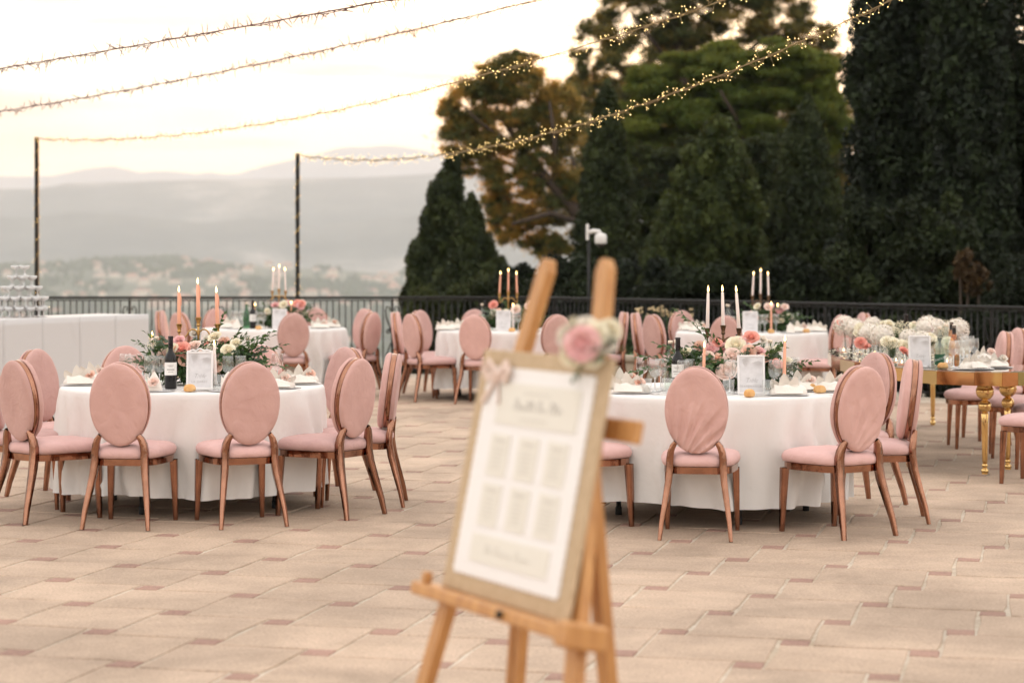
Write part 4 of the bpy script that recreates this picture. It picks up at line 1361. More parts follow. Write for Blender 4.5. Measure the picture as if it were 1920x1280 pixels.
WGS = lmesh('stem', [(.0345, 0), (.035, .002), (.020, .0045), (.006, .010), (.0035, .025), (.0035, .075), (.006, .087)], 16, 'crystal')
TG = lmesh('tumbler', [(.028, 0), (.031, .003), (.0365, .090), (.0355, .090), (.0295, .008), (0, .007)], 22, 'clear_glass')
CPLATE = lmesh('plate', [(.0, .0008), (.115, .0008), (.124, .0022), (.126, .0042), (.110, .0038), (.085, .0030), (.0, .003)], 40, 'porcelain')


def roll_mesh(seed):
    r = random.Random(seed); p = [r.uniform(0, 6.3) for _ in range(4)]
    mb = MB(); n = 22; prof = [(.0, 0), (.5, 0), (.86, .05), (1.0, .3), (.97, .55), (.78, .83), (.45, .97), (.16, 1.02), (0, 1.0)]
    v = []; f = []
    for k, (q, z) in enumerate(prof):
        for i in range(n):
            a = 2 * math.pi * i / n
            s = 1 + .05 * math.sin(2 * a + p[0]) + .03 * math.sin(3 * a + p[1])
            crease = -.006 * math.exp(-((math.sin(a + p[2]) * q) / .12) ** 2) if z > .6 else 0
            v.append((.040 * q * s * math.cos(a), .034 * q * s * math.sin(a), .047 * z + crease))
    for k in range(len(prof) - 1):
        for i in range(n):
            j = (i + 1) % n; f.append((k * n + i, k * n + j, (k + 1) * n + j, (k + 1) * n + i))
    mb.add(v, f)
    return mb.mesh('bread_roll', 'bread')


ROLLS = [roll_mesh(k) for k in range(3)]


def rose_mesh(mat, seed, openness=1.0):
    r = random.Random(seed); mb = MB()
    rings = [(3, .010, .030, .1), (4, .016, .032, .25), (5, .023, .031, .55), (6, .030, .027, .95), (6, .036, .020, 1.3)]
    for k, (n, R, H, op) in enumerate(rings):
        a0 = r.uniform(0, 6.3)
        for i in range(n):
            ac = a0 + 2 * math.pi * i / n + r.uniform(-.12, .12); hw = 1.35 * math.pi / n
            op2 = op * openness * r.uniform(.85, 1.15)
            def pet(u, v):
                a = ac + (u - .5) * 2 * hw * (1 - .25 * v * v)
                rr_ = R * (.30 + .70 * math.sin(min(v * 1.5, 1.5) )) + op2 * .011 * v ** 3
                z = -.012 + H * v * (1 - .16 * op2 * v * v) - .30 * H * (2 * u - 1) ** 2 * v
                return (rr_ * math.cos(a), rr_ * math.sin(a), z)
            mb.grid(pet, 4, 3)
    mb.lathe([(0, -.014), (.012, -.012), (.015, -.004), (.010, .004)], 8)
    return mb.mesh('rose', mat)


ROSE = {m: rose_mesh('petal_' + m, 5 + i, o) for i, (m, o) in enumerate([('peach', .9), ('coral', 1.0), ('pink', .8), ('cream', .95), ('white', .7), ('blush', 1.0)])}


def floret_ball(mat, seed, n=90, R=.062):
    r = random.Random(seed); mb = MB()
    for k in range(n):
        z = 1 - 1.75 * (k + .5) / n; a = k * 2.39996; q = math.sqrt(max(0, 1 - z * z))
        nrm = Vector((q * math.cos(a), q * math.sin(a), z)); p = nrm * R * r.uniform(.86, 1.06)
        t = nrm.orthogonal().normalized(); t.rotate(Matrix.Rotation(r.uniform(0, 6.3), 3, nrm)); b = nrm.cross(t)
        s = R * .25 * r.uniform(.8, 1.2)
        for u, w in ((t, b), (b, -t), (-t, -b), (-b, t)):
            mb.add([p, p + (u * .9 + w * .35) * s + nrm * s * .25, p + (u * 1.15 + w * .9) * s * .75 + nrm * s * .1, p + (u * .35 + w * .9) * s + nrm * s * .25], [(0, 1, 2, 3)])
    mb.lathe([(0, -.4 * R), (.6 * R, -.2 * R), (.82 * R, .2 * R), (.5 * R, .62 * R), (0, .75 * R)], 10)
    return mb.mesh('bloom', mat)


HYD = floret_ball('petal_white', 1); HYDC = floret_ball('petal_cream', 2, 60, .05)


def gyp_mesh(seed, n=70, R=.07):
    r = random.Random(seed); st = MB(); bl = MB()
    for k in range(n):
        v = Vector((r.gauss(0, .5), r.gauss(0, .5), abs(r.gauss(.9, .35)))).normalized() * R * r.uniform(.6, 1.15)
        bl.lathe([(0, -.003), (.0042, 0), (0, .0035)], 5, T(v.x, v.y, v.z, rx=r.uniform(-1, 1)))
        if k % 3 == 0: st.tube([(0, 0, -.05), v * .5, v], [.0011, .0008, .0006], 3)
    return bl.mesh('baby_breath', 'petal_cream'), st.mesh('twigs', 'stem_green')


GYPB, GYPS = gyp_mesh(3)


def sprig_mesh(seed, n=11, L=.22, ll=.045, lw=.017, mat='sprig_leaf', droop=.35):
    """a leafy twig along +x that bends down"""
    r = random.Random(seed)
    P = [Vector((L * t, .02 * math.sin(3 * t + seed), L * (.28 * t - droop * t * t))) for t in [i / 8 for i in range(9)]]
    Q = []; tn = []
    for k in range(n):
        t = .12 + .86 * (k + r.random() * .5) / n
        i = min(7, int(t * 8)); p = P[i].lerp(P[i + 1], t * 8 - i); d = (P[i + 1] - P[i]).normalized()
        side = Vector((0, 1 if k % 2 else -1, 0)); side.rotate(Matrix.Rotation(r.uniform(-.9, .9), 3, d))
        u = (d * .75 + side * .75).normalized() if k < n - 1 else d
        nn = u.cross(d.cross(u)).normalized() if k < n - 1 else Vector((0, 0, 1))
        w = u.cross(Vector((r.uniform(-.4, .4), r.uniform(-.4, .4), 1))).normalized()
        l = ll * r.uniform(.75, 1.2); nn = w.cross(u)
        m = p + u * l * .5
        a = p + u * l - nn * l * .12
        Q.append([p, m + w * lw + nn * .004, a, m]); Q.append([p, m, a, m - w * lw + nn * .004]); tv = r.random(); tn += [tv, tv]
    st = MB().tube(P, [.0022 - .0015 * i / 8 for i in range(9)], 4)
    me = bpy.data.meshes.new('sprig')
    V = [tuple(x) for q in Q for x in q] + st.v; o = len(Q) * 4
    F = [tuple(range(i * 4, i * 4 + 4)) for i in range(len(Q))] + [tuple(j + o for j in f) for f in st.f]
    me.from_pydata(V, [], F)
    me.attributes.new('tint', 'FLOAT', 'FACE').data.foreach_set('value', tn + [0.0] * len(st.f))
    me.materials.append(MATS[mat]); me.update()
    return me


SPR = [sprig_mesh(k) for k in range(4)]
SPE = [sprig_mesh(10 + k, 13, .18, .034, .015, 'euca_leaf', .5) for k in range(3)]
SPL = [sprig_mesh(20 + k, 17, .34, .05, .017, 'sprig_leaf', .25) for k in range(2)]


def napkin_mesh(seed, style):
    r = random.Random(seed); mb = MB()
    if style == 'lotus':
        # low folded pocket, its flaps crossing, with three or four upright points
        def body(u, v):
            a = 2 * math.pi * u
            R = .088 * (1 + .10 * math.cos(2 * a + .4))
            q, z = [(1.0, 0), (1.02, .014), (.93, .030), (.72, .042), (.42, .046), (.0, .040)][int(round(v * 5))]
            return (R * q * math.cos(a), R * .72 * q * math.sin(a), z + (.006 * math.sin(3 * a + seed) if 0 < v < 1 else 0))
        mb.grid(body, 28, 5, wrap=True)
        def flap(u, v): return (-.085 + .15 * u, -.066 + .02 * v - .012 * math.sin(u * 3.1), .008 + (.046 * v) * (1 - .75 * u))
        mb.grid(flap, 8, 3)
        for k, (x, an, h) in enumerate([(-.050, -.62, .066), (-.015, -.15, .084), (.018, .25, .07), (.05, .85, .058)][:r.choice((3, 4))]):
            def pt(u, v):
                w = .036 * (1 - v ** 1.6) ** .8
                yy = .012 * (1 - (2 * u - 1) ** 2) * (1 - v) - .02 * v * v
                return (x + (2 * u - 1) * w + math.sin(an) * h * v, .012 + yy + r.uniform(0, .0005) - .012 * k, .028 + math.cos(an) * h * v)
            mb.grid(pt, 4, 6)
    else:
        # a tall rounded cone with a slit
        def cone(u, v):
            a = 2 * math.pi * u
            R = .046 * (1 - v ** 1.7 * .78) * (1 + .06 * math.cos(3 * a))
            return (R * math.cos(a) - .01 * v, R * math.sin(a) * .85, .105 * v + (.012 * math.cos(a) * v))
        mb.grid(cone, 20, 8, wrap=True)
        def fold(u, v): return (-.040 + .075 * u * (1 - .5 * v), -.043 + .02 * v, .002 + .085 * v * (1 - .4 * u))
        mb.grid(fold, 6, 4)
    return mb.mesh('napkin', 'napkin_cloth')


NAPL = [napkin_mesh(k, 'lotus') for k in range(3)]; NAPC = napkin_mesh(5, 'cone')
FORK = MB().box((-.0025, -.10, .001), (.0025, .03, .004)).box((-.010, .03, .001), (.010, .048, .004)).box((-.010, .048, .001), (-.007, .095, .003)).box((-.0035, .048, .001), (-.001, .095, .003)).box((.001, .048, .001), (.0035, .095, .003)).box((.007, .048, .001), (.010, .095, .003)).mesh('fork', 'silver')
KNIFE = MB().box((-.005, -.11, .001), (.005, -.01, .006)).add([(-.006, -.01, .002), (.006, -.01, .002), (.008, .08, .002), (.0, .115, .002), (-.006, .10, .002)], [(0, 1, 2, 3, 4)]).mesh('knife', 'silver')
FLAME = MB().lathe([(0, 0), (.0042, .006), (.0056, .013), (.0042, .024), (.0018, .034), (0, .042)], 10).mesh('flame', 'flame')
WICK = MB().tube([(0, 0, -.002), (.0006, 0, .008)], .0011, 5).mesh('wick', 'wick')


def put(name, me, label, cat, loc, rz=0.0, group=None, scale=None):
    o = link(name, me, None, loc, rz, scale=scale)
    return tag(o, label, cat, group)


def taper(mat, L, label, loc, lean=(0, 0), group='lit taper candles', r0=.0115, drip=False):
    c = thing('taper_candle', label, 'candle', loc, 0, group)
    c.rotation_euler = (lean[1], lean[0], 0)
    mb = MB().lathe([(r0 * .85, 0), (r0, .004), (r0 * .92, L * .5), (r0 * .72, L - .006), (r0 * .5, L), (0, L - .002)], 14)
    if drip: mb.tube([(r0 * .8, -.002, L - .01), (r0 * 1.05, -.003, L * .8), (r0 * 1.08, -.002, L * .6)], [.002, .0032, .002], 5)
    mb.build('wax', mat, c)
    link('wick', WICK, c, (0, 0, L)); link('flame', FLAME, c, (0, 0, L + .003), random.uniform(0, 3))
    return c


def candlestick(label, loc, mat='clear_glass', group='glass candle holders'):
    o = MB().lathe([(.030, 0), (.031, .004), (.020, .012), (.017, .022), (.020, .032), (.0165, .046), (.0135, .047), (.0125, .026), (0, .025)], 16).build('candle_holder', mat, None, loc)
    return tag(o, label, 'candle holder', group)


def candelabra(label, loc, mat, H=.36, span=.125, cups=None, rz=0, up=.06):
    c = thing('candelabra', label, 'candelabra', loc, rz, 'three-armed candelabras')
    MB().lathe([(.055, 0), (.056, .006), (.040, .014), (.018, .030), (.012, .05), (.010, .075)], 22).build('base', mat, c)
    zj = H - .10
    MB().lathe([(.010, .075), (.0085, .10), (.013, .125), (.008, .15), (.0075, zj - .02), (.012, zj), (.0075, zj + .02), (.008, H - .045)], 14).build('stem', mat, c)
    cup = [(.008, -.06), (.014, -.052), (.012, -.046), (.011, -.035), (.016, -.02), (.018, -.006), (.0215, -.003), (.0215, .0), (.013, .0), (.012, -.012)]
    MB().lathe(cup, 16, T(0, 0, H)).build('cup', mat, c)
    for s in (-1, 1):
        hz_ = H - up
        pts = [(0, 0, zj), (s * .03, 0, zj + .022), (s * .058, 0, zj + .012), (s * .078, 0, zj - .02), (s * .10, 0, zj - .03), (s * span, 0, zj - .01), (s * span, 0, hz_ - .05)]
        # smooth the arm
        sm = []
        for i in range(len(pts) - 1):
            for t in (0, .25, .5, .75):
                p0 = Vector(pts[max(0, i - 1)]); p1 = Vector(pts[i]); p2 = Vector(pts[i + 1]); p3 = Vector(pts[min(len(pts) - 1, i + 2)])
                sm.append(.5 * ((2 * p1) + (p2 - p0) * t + (2 * p0 - 5 * p1 + 4 * p2 - p3) * t * t + (3 * p1 - p0 - 3 * p2 + p3) * t ** 3))
        sm.append(Vector(pts[-1]))
        MB().tube(sm, .0052, 7).build('arm', mat, c)
        MB().lathe(cup, 16, T(s * span, 0, hz_)).build('cup', mat, c)
    return c


def bottle_wine(label, loc, rz=0):
    b = thing('wine_bottle', label, 'bottle', loc, rz, 'dark wine bottles')
    link('bottle_glass', WB, b); l = link('label', WL, b); link('label_print', WP, l); link('foil_capsule', WF, b)
    return b


def bottle_water(kind, label, loc, rz=0, seal=False, cap=True):
    b = thing('water_bottle' if kind != 'rose' else 'rose_wine_bottle', label, 'bottle', loc, rz, 'glass water bottles' if kind != 'rose' else 'rose wine bottles')
    link('bottle_glass', BOT[kind], b)
    if kind != 'green': link('water', BWAT, b)
    if cap: link('cap', BCAP, b)
    if seal:
        s = link('seal', BSEAL, b); link('seal_ring', BSEAL2, s)
    return b


def wine_glass(label, loc, group, s=1.0):
    g = thing('wine_glass', label, 'wine glass', loc, 0, group)
    link('bowl', WG, g, scale=s); link('stem', WGS, g, scale=s)
    return g


def text_mesh(txt, size, shear=0.0, mat='ink', spacing=1.0):
    cu = bpy.data.curves.new('lettering', 'FONT'); cu.body = txt; cu.size = size; cu.shear = shear; cu.align_x = 'CENTER'; cu.space_character = spacing
    cu.resolution_u = 3; cu.offset = -.0009 if size > .03 else -.0002
    ob = bpy.data.objects.new('lettering', cu); COL.objects.link(ob)
    bpy.context.view_layer.update()
    me = bpy.data.meshes.new_from_object(ob.evaluated_get(bpy.context.evaluated_depsgraph_get()))
    bpy.data.objects.remove(ob); bpy.data.curves.remove(cu)
    me.materials.clear(); me.materials.append(MATS[mat])
    return me


def table_sign(label, loc, rz, word, ornate=False, lean=.10):
    s = thing('table_sign', label, 'sign', loc, rz, 'framed table name signs')
    W, H = .165, .235
    M = T(0, 0, 0, rx=-lean)
    mb = MB()
    mb.bbox((-W / 2, -.008, 0), (-W / 2 + .012, .008, H), .002, M); mb.bbox((W / 2 - .012, -.008, 0), (W / 2, .008, H), .002, M)
    mb.bbox((-W / 2 + .0121, -.007, 0), (W / 2 - .0121, .007, .012), .002, M); mb.bbox((-W / 2 + .0121, -.007, H - .012), (W / 2 - .0121, .007, H), .002, M)
    if ornate:
        mb.tube([M @ Vector((x, 0, H + .004 + .010 * math.exp(-(x / .03) ** 2) + .004 * math.cos(x * 130))) for x in [(-.08 + .16 * i / 24) for i in range(25)]], .006, 6)
    fr = mb.build('frame', 'white_frame', s)
    cd = MB().box((-W / 2 + .011, -.001, .011), (W / 2 - .011, .003, H - .011), M).build('card', 'paper_cool', s)
    # pale palm fan printed in the upper corners
    pr = MB()
    for k in range(13):
        a = R_(200 + k * 11); c0 = Vector((.045, -.0022, H - .035))
        t = c0 + Vector((math.cos(a), 0, math.sin(a))) * .052; w = Vector((math.sin(a), 0, -math.cos(a))) * .0016
        pr.add([c0, (c0 + t) / 2 + w, t, (c0 + t) / 2 - w], [(0, 1, 2, 3)], M)
        c0 = Vector((-.055, -.0022, H - .025)); a = R_(-70 + k * 7)
        t = c0 + Vector((math.cos(a), 0, math.sin(a))) * .06; w = Vector((math.sin(a), 0, -math.cos(a))) * .0014
        pr.add([c0, (c0 + t) / 2 + w, t, (c0 + t) / 2 - w], [(0, 1, 2, 3)], M)
    pr.build('palm_print', 'print_pale', cd)
    for txt, size, sh, z, sp, mt in (('Table', .036, .45, .072, .95, 'ink'), (word, .018, 0, .042, 1.25, 'ink_pale')):
        o = link('lettering', text_mesh(txt, size, sh, mt, sp), cd)
        o.matrix_local = M @ T(0, -.0026, z, rx=R_(90))
    MB().box((-.02, .0, .0), (.02, .004, .17), T(0, .075, 0, rx=.32)).build('strut', 'white_frame', s)
    return s


def arrangement(label, loc, rz, length, width, height, roses, seed, nspr=34, long_at=(), group='flower arrangements'):
    """a long low centrepiece: bowl, greenery and flowers"""
    r = random.Random(seed)
    a = thing('flower_arrangement', label, 'flowers', loc, rz, group)
    MB().lathe([(.07, 0), (.085, .01), (.095, .06), (.09, .065), (.08, .02), (0, .018)], 24, T(s=(min(2.2, length * 2.2), .9, 1))).build('bowl', 'clear_glass', a)
    for k in range(nspr):
        t = r.uniform(-1, 1); an = r.uniform(0, 6.3)
        pool = SPR if r.random() < .68 else SPE
        x = t * length * .36; y = r.uniform(-1, 1) * width * .28; z = .03 + r.random() * height * .55
        o = link('sprig', r.choice(pool), a, (x, y, z), rot=(r.uniform(-.5, .5), r.uniform(-1.15, -.05), math.atan2(y + r.uniform(-.06, .06), x * .8 + r.uniform(-.08, .08))), scale=r.uniform(.7, 1.1))
    # leaves that fill the body of the centrepiece
    m_ = 1700
    u_ = RNG.normal(0, 1, (m_, 3)); u_ /= np.linalg.norm(u_, axis=1)[:, None]; u_ *= (RNG.random(m_) ** .45)[:, None]
    cc_ = u_ * np.array([length * .56, width * .48, height * .54]) + np.array([0, 0, height * .40]); cc_[:, 2] = np.abs(cc_[:, 2]) + .01
    fq = leaf_quads(cc_, u_ + np.array([0, -.4, .5]), .027, .42, .8)
    tag(link('greenery', np_quads('greenery', fq, 'sprig_leaf', RNG.random(m_)), a), kind='stuff')
    for (x, z, an, el, s) in long_at:
        link('sprig', r.choice(SPL), a, (x, -.02, z), rot=(r.uniform(-.4, .4), -R_(el), R_(an)), scale=s)
    for (m, x, y, z, s) in roses:
        o = link('flower', ROSE[m] if m in ROSE else HYDC, a, (x, y, z), rot=(R_(52) + r.uniform(-.35, .25), r.uniform(-.35, .35) + x * .5, r.uniform(-.4, .4)), scale=s)
    for k in range(9):
        x = r.uniform(-.45, .45) * length; y = -r.uniform(0, .4) * width; z = r.uniform(.3, 1.0) * height
        g = tag(link('baby_breath', GYPB, a, (x, y, z * .8), rot=(r.uniform(.2, .9), r.uniform(-.4, .4), 0), scale=.75), kind='stuff'); link('twigs', GYPS, g)
    return a

# ------------------------------------------------------------------ laying the tables
def on(tc_, px, dy, z=TOP + .003):
    """place on a table: seen in column px, dy metres behind the table's centre"""
    d = tc_.y + dy
    return Vector(((px - 960) * d / F_PX, d, z))


CLOTH_Z = TOP + .003


def place_setting(tc_, px, dy, name, lab, style, seed, rose='blush', roll=False, rz=0.0, cutlery=True):
    p = on(tc_, px, dy); r = random.Random(seed)
    put('plate', CPLATE, 'silver rimmed plate under the ' + lab, 'plate', p, 0, 'silver plates')
    q = p + Vector((0, 0, .0044))
    if style == 'lotus': put('napkin', NAPL[seed % 3], 'ivory pointed napkin, the ' + lab, 'napkin', q, rz, 'folded ivory napkins', 1.15)
    else: put('napkin', NAPC, 'ivory cone napkin, the ' + lab, 'napkin', q, rz, 'folded ivory napkins')
    cs, sn = math.cos(rz), math.sin(rz)
    if rose:
        dx, dyy, dz = (.055, -.015, .062) if style == 'lotus' else (.0, -.045, .055)
        f = put('rose_bloom', ROSE[rose], rose.replace('blush', 'pale pink') + ' rose on the ' + lab, 'rose', q + Vector((dx * cs - dyy * sn, dx * sn + dyy * cs, dz)), 0, 'roses on the napkins', .72)
        f.rotation_euler = (R_(48), .2, r.uniform(-.6, .6))


# ---- left front table
N_ = 'left front table'
bottle_wine('dark red wine bottle with white label on the left front table', on(TA, 320, -.42), R_(8))
table_sign('white ornate framed table sign beside the wine bottle, left front table', on(TA, 374, -.50), R_(0), 'LA GAREC', True)
put('bread_roll', ROLLS[0], 'round bread roll in front of the sign on the left table', 'bread roll', on(TA, 356, -.73), .4, 'bread rolls')
candelabra('gold candelabra with salmon candles on the left front table', on(TA, 372, .05), 'brass', H=.432, span=.124, up=.042)
cz = TOP + .003 + .432
for dx, L, dz, lab, ln in ((-.124, .215, -.042, 'left salmon taper of the gold candelabra on the left table', .01), (0, .225, 0, 'middle salmon taper, the tallest of the gold candelabra', .02), (.124, .21, -.042, 'right salmon taper of the gold candelabra on the left table', .035)):
    p = on(TA, 372, .05); taper('wax_peach', L, lab, (p.x + dx, p.y, cz + dz - .012), (-ln, 0), r0=.0135, drip=True)
for px, L, lab, dy, zz in ((404, .235, 'white taper right of the sign on the left table', -.42, .028), (288, .20, 'white taper left of the wine bottle on the left table', -.1, .105)):
    p = on(TA, px, dy); candlestick('glass holder of the ' + lab, p)
    taper('wax_white', L + (zz - .028), lab, (p.x, p.y, p.z + .028), (-.03, 0))
arrangement('centrepiece of coral and cream flowers on the left front table', on(TA, 383, .02), 0, .74, .40, .30,
            [('coral', -.13, -.12, .235, 1.25), ('peach', -.205, -.10, .15, 1.0), ('cream', -.185, -.12, .235, .9), ('blush', -.055, -.10, .255, 1.05), ('peach', -.02, -.08, .19, 1.0), ('cream', .07, -.02, .31, 1.0),
             ('cream', .17, -.10, .225, 1.05), ('blush', .08, -.10, .17, 1.0), ('coral', -.16, -.04, .12, .9), ('white', .06, -.12, .24, .8), ('pink', -.2, .03, .26, .8), ('blush', .02, -.14, .20, .9), ('peach', .09, -.16, .13, 1.1),
             ('white', -.07, .05, .33, .8), ('peach', .12, .06, .28, .8), ('blush', -.25, -.08, .2, .9), ('peach', -.10, -.14, .17, 1.05), ('cream', .21, -.04, .27, .8), ('pink', -.155, -.06, .29, .85), ('white', .02, .02, .30, .85), ('coral', .045, -.06, .25, .8)], 41, nspr=74,
            long_at=[(.22, .14, 10, 18, 1.0), (.24, .10, -8, 2, .95), (.2, .18, 25, 30, .9), (-.24, .16, 165, 25, .8), (-.24, .1, 185, 8, .85), (.16, .1, -30, 5, .9), (.05, .22, 60, 60, .8)])
for px, dy, k, lab, se in ((438, .22, 'clear', 'clear water bottle behind the white taper of the left table', False), (465, .16, 'clear', 'clear water bottle with round seal among the sprigs, left table', True),
                           (283, .25, 'clear', 'clear water bottle at the left end of the left table flowers', False), (294, .34, 'clear', 'clear water bottle half behind its twin, left table', False)):
    bottle_water(k, lab, on(TA, px, dy), 0, se)
GL = 'clear wine glass among the settings of the left front table'
for px, dy in ((299, -.28), (245, -.12), (268, .05), (281, -.2), (427, -.30), (451, -.26), (235, .05), (520, .1)):
    wine_glass(GL, on(TA, px, dy), 'wine glasses on the left front table')
for px, dy in ((270, -.36), (412, -.46), (440, -.42), (258, -.25)):
    put('tumbler', TG, 'clear water tumbler on the left front table', 'tumbler', on(TA, px, dy), 0, 'tumblers on the left front table')
place_setting(TA, 152, -.02, N_, 'left end setting of the left table', 'lotus', 1, 'peach', rz=.3)
place_setting(TA, 178, .42, N_, 'left rear setting of the left table', 'lotus', 2, 'blush', rz=-.3)
place_setting(TA, 290, -.66, N_, 'setting left of the wine bottle', 'cone', 3, 'blush')
place_setting(TA, 428, -.64, N_, 'setting behind the smooth front chair', 'cone', 4, None)
place_setting(TA, 520, -.38, N_, 'right front setting of the left table', 'lotus', 6, 'blush', rz=.2)
place_setting(TA, 566, .10, N_, 'right end setting of the left table', 'lotus', 5, 'peach', rz=.5)
place_setting(TA, 455, .52, N_, 'right rear setting of the left table', 'lotus', 7, 'blush')
for px, dy, me, nm, rz in ((332, -.66, FORK, 'fork', 1.2), (341, -.69, KNIFE, 'knife', 1.0), (385, -.70, FORK, 'fork', -.7), (393, -.66, KNIFE, 'knife', -1.0), (400, -.68, FORK, 'fork', -.9), (540, -.35, KNIFE, 'knife', .9)):
    put(nm, me, 'silver %s near the sign and roll on the left table' % nm if px < 500 else 'silver knife at the right front of the left table', nm, on(TA, px, dy, CLOTH_Z + .001), rz, 'cutlery on the left front table')

# ---- right front table
N_ = 'right front table'
bottle_wine('dark red wine bottle behind the creased chair on the right table', on(TB, 1271, -.18), R_(-15))
bottle_wine('dark wine bottle half hidden behind the flowers of the right table', on(TB, 1384, .38), R_(40))
table_sign('plain white framed table sign on the right front table', on(TB, 1409, -.50), R_(3), 'TRAPEMANGER', False)
put('bread_roll', ROLLS[1], 'pale bread roll in front of the sign on the right table', 'bread roll', on(TB, 1405, -.74), 1.0, 'bread rolls')
put('bread_roll', ROLLS[2], 'golden bread roll at the right side of the right table', 'bread roll', on(TB, 1537, -.36), 0, 'bread rolls')
put('bread_roll', ROLLS[0], 'bread roll half hidden behind the napkin, right table', 'bread roll', on(TB, 1520, -.18), .7, 'bread rolls')
candelabra('bronze candelabra with white candles on the right front table', on(TB, 1356, .10), 'bronze', H=.395, span=.099, up=.018)
cz = TOP + .003 + .395
for dx, L, dz, lab, ln in ((-.099, .235, -.018, 'left white taper of the bronze candelabra, right table', -.02), (0, .22, 0, 'middle white taper of the bronze candelabra, right table', .02), (.099, .235, -.018, 'right white taper of the bronze candelabra, leaning left', .07)):
    p = on(TB, 1356, .10); taper('wax_white', L, lab, (p.x + dx, p.y, cz + dz - .012), (-ln, 0), r0=.0115)
for px, py0, dy, L, mat, lab in ((1319, 0, -.22, .235, 'wax_peach', 'short peach taper behind the creased chair'), (1470, 0, -.28, .275, 'wax_peach', 'peach taper at the right end of the right table flowers')):
    p = on(TB, px, dy); candlestick('glass holder of the ' + lab, p); taper(mat, L, lab, (p.x, p.y, p.z + .028), (.02, 0))
arrangement('centrepiece of pink and cream flowers on the right front table', on(TB, 1372, .0), 0, .72, .40, .28,
            [('cream', .02, -.06, .275, 1.35), ('coral', .12, -.02, .325, 1.05), ('peach', .09, -.12, .235, 1.1), ('pink', -.13, -.04, .25, 1.0), ('pink', -.06, -.03, .255, .95), ('cream', -.30, -.06, .225, 1.15), ('blush', -.05, -.18, .125, 1.35),
             ('pink', .16, -.06, .24, 1.05), ('peach', .19, -.12, .20, 1.0), ('coral', .27, -.14, .165, .85), ('cream', .33, -.1, .18, .8), ('white', -.21, -.10, .14, 1.0), ('blush', -.01, -.12, .215, 1.1), ('white', .23, -.02, .245, .75),
             ('cream', .29, .02, .25, .6), ('peach', -.2, 0, .27, .8), ('blush', .15, -.14, .19, .8), ('white', .20, .05, .31, .7), ('peach', -.10, -.1, .20, .9), ('pink', .06, -.04, .30, .85), ('blush', -.16, -.1, .20, .95), ('coral', -.09, -.02, .29, .75), ('cream', .11, -.14, .16, .9)], 43, nspr=74,
            long_at=[(-.12, .26, 165, 42, 1.0), (-.30, .12, 176, 14, 1.05), (-.30, .10, 190, 0, .95), (-.26, .15, 160, 28, .8), (.28, .1, 0, 15, .75), (.25, .06, -25, -5, .8), (-.05, .2, 200, 50, .8)])
for px, dy, lab, se in ((1257, .1, 'clear water bottle left of the wine bottle, right table', True), (1268, .2, 'clear water bottle behind the wine bottle, right table', False),
                        (1432, .26, 'left of two clear water bottles behind the flowers, right table', False), (1444, .20, 'right of two clear water bottles behind the flowers, right table', False)):
    bottle_water('clear', lab, on(TB, px, dy), 0, se)
GL = 'clear wine glass among the settings of the right front table'
for px, dy in ((1228, -.25), (1239, -.15), (1384, -.42), (1292, -.2), (1281, -.38), (1368, -.3), (1452, -.38), (1477, -.1), (1488, .02), (1462, -.25), (1204, .1)):
    wine_glass(GL, on(TB, px, dy), 'wine glasses on the right front table')
for px, dy in ((1211, -.42), (1252, -.36), (1366, -.5), (1490, -.2), (1440, -.55)):
    put('tumbler', TG, 'clear water tumbler on the right front table', 'tumbler', on(TB, px, dy), 0, 'tumblers on the right front table')
place_setting(TB, 1184, -.38, N_, 'left front setting of the right table', 'lotus', 11, 'peach', rz=-.2)
place_setting(TB, 1168, .15, N_, 'left end setting of the right table', 'lotus', 12, 'peach', rz=.4)
place_setting(TB, 1478, -.56, N_, 'setting right of the sign on the right table', 'lotus', 13, None, rz=.1)
place_setting(TB, 1502, -.16, N_, 'setting right of the peach taper, right table', 'lotus', 14, 'blush', rz=.2)
place_setting(TB, 1562, -.22, N_, 'right end setting of the right table', 'lotus', 15, 'blush', rz=.3)
for px, dy, me, nm, rz, lab in ((1424, -.68, FORK, 'fork', -.9, 'silver fork right of the roll on the right table'), (1432, -.70, KNIFE, 'knife', -1.0, 'silver knife right of the roll on the right table'),
                                (1441, -.66, FORK, 'fork', -.8, 'second silver fork right of the roll, right table'), (1250, -.6, KNIFE, 'knife', .9, 'silver knife left of the creased chair'),
                                (1242, -.58, FORK, 'fork', .8, 'silver fork left of the creased chair'), (1560, -.5, KNIFE, 'knife', 1.3, 'silver knife at the right edge of the right table')):
    put(nm, me, lab, nm, on(TB, px, dy, CLOTH_Z + .001), rz, 'cutlery on the right front table')

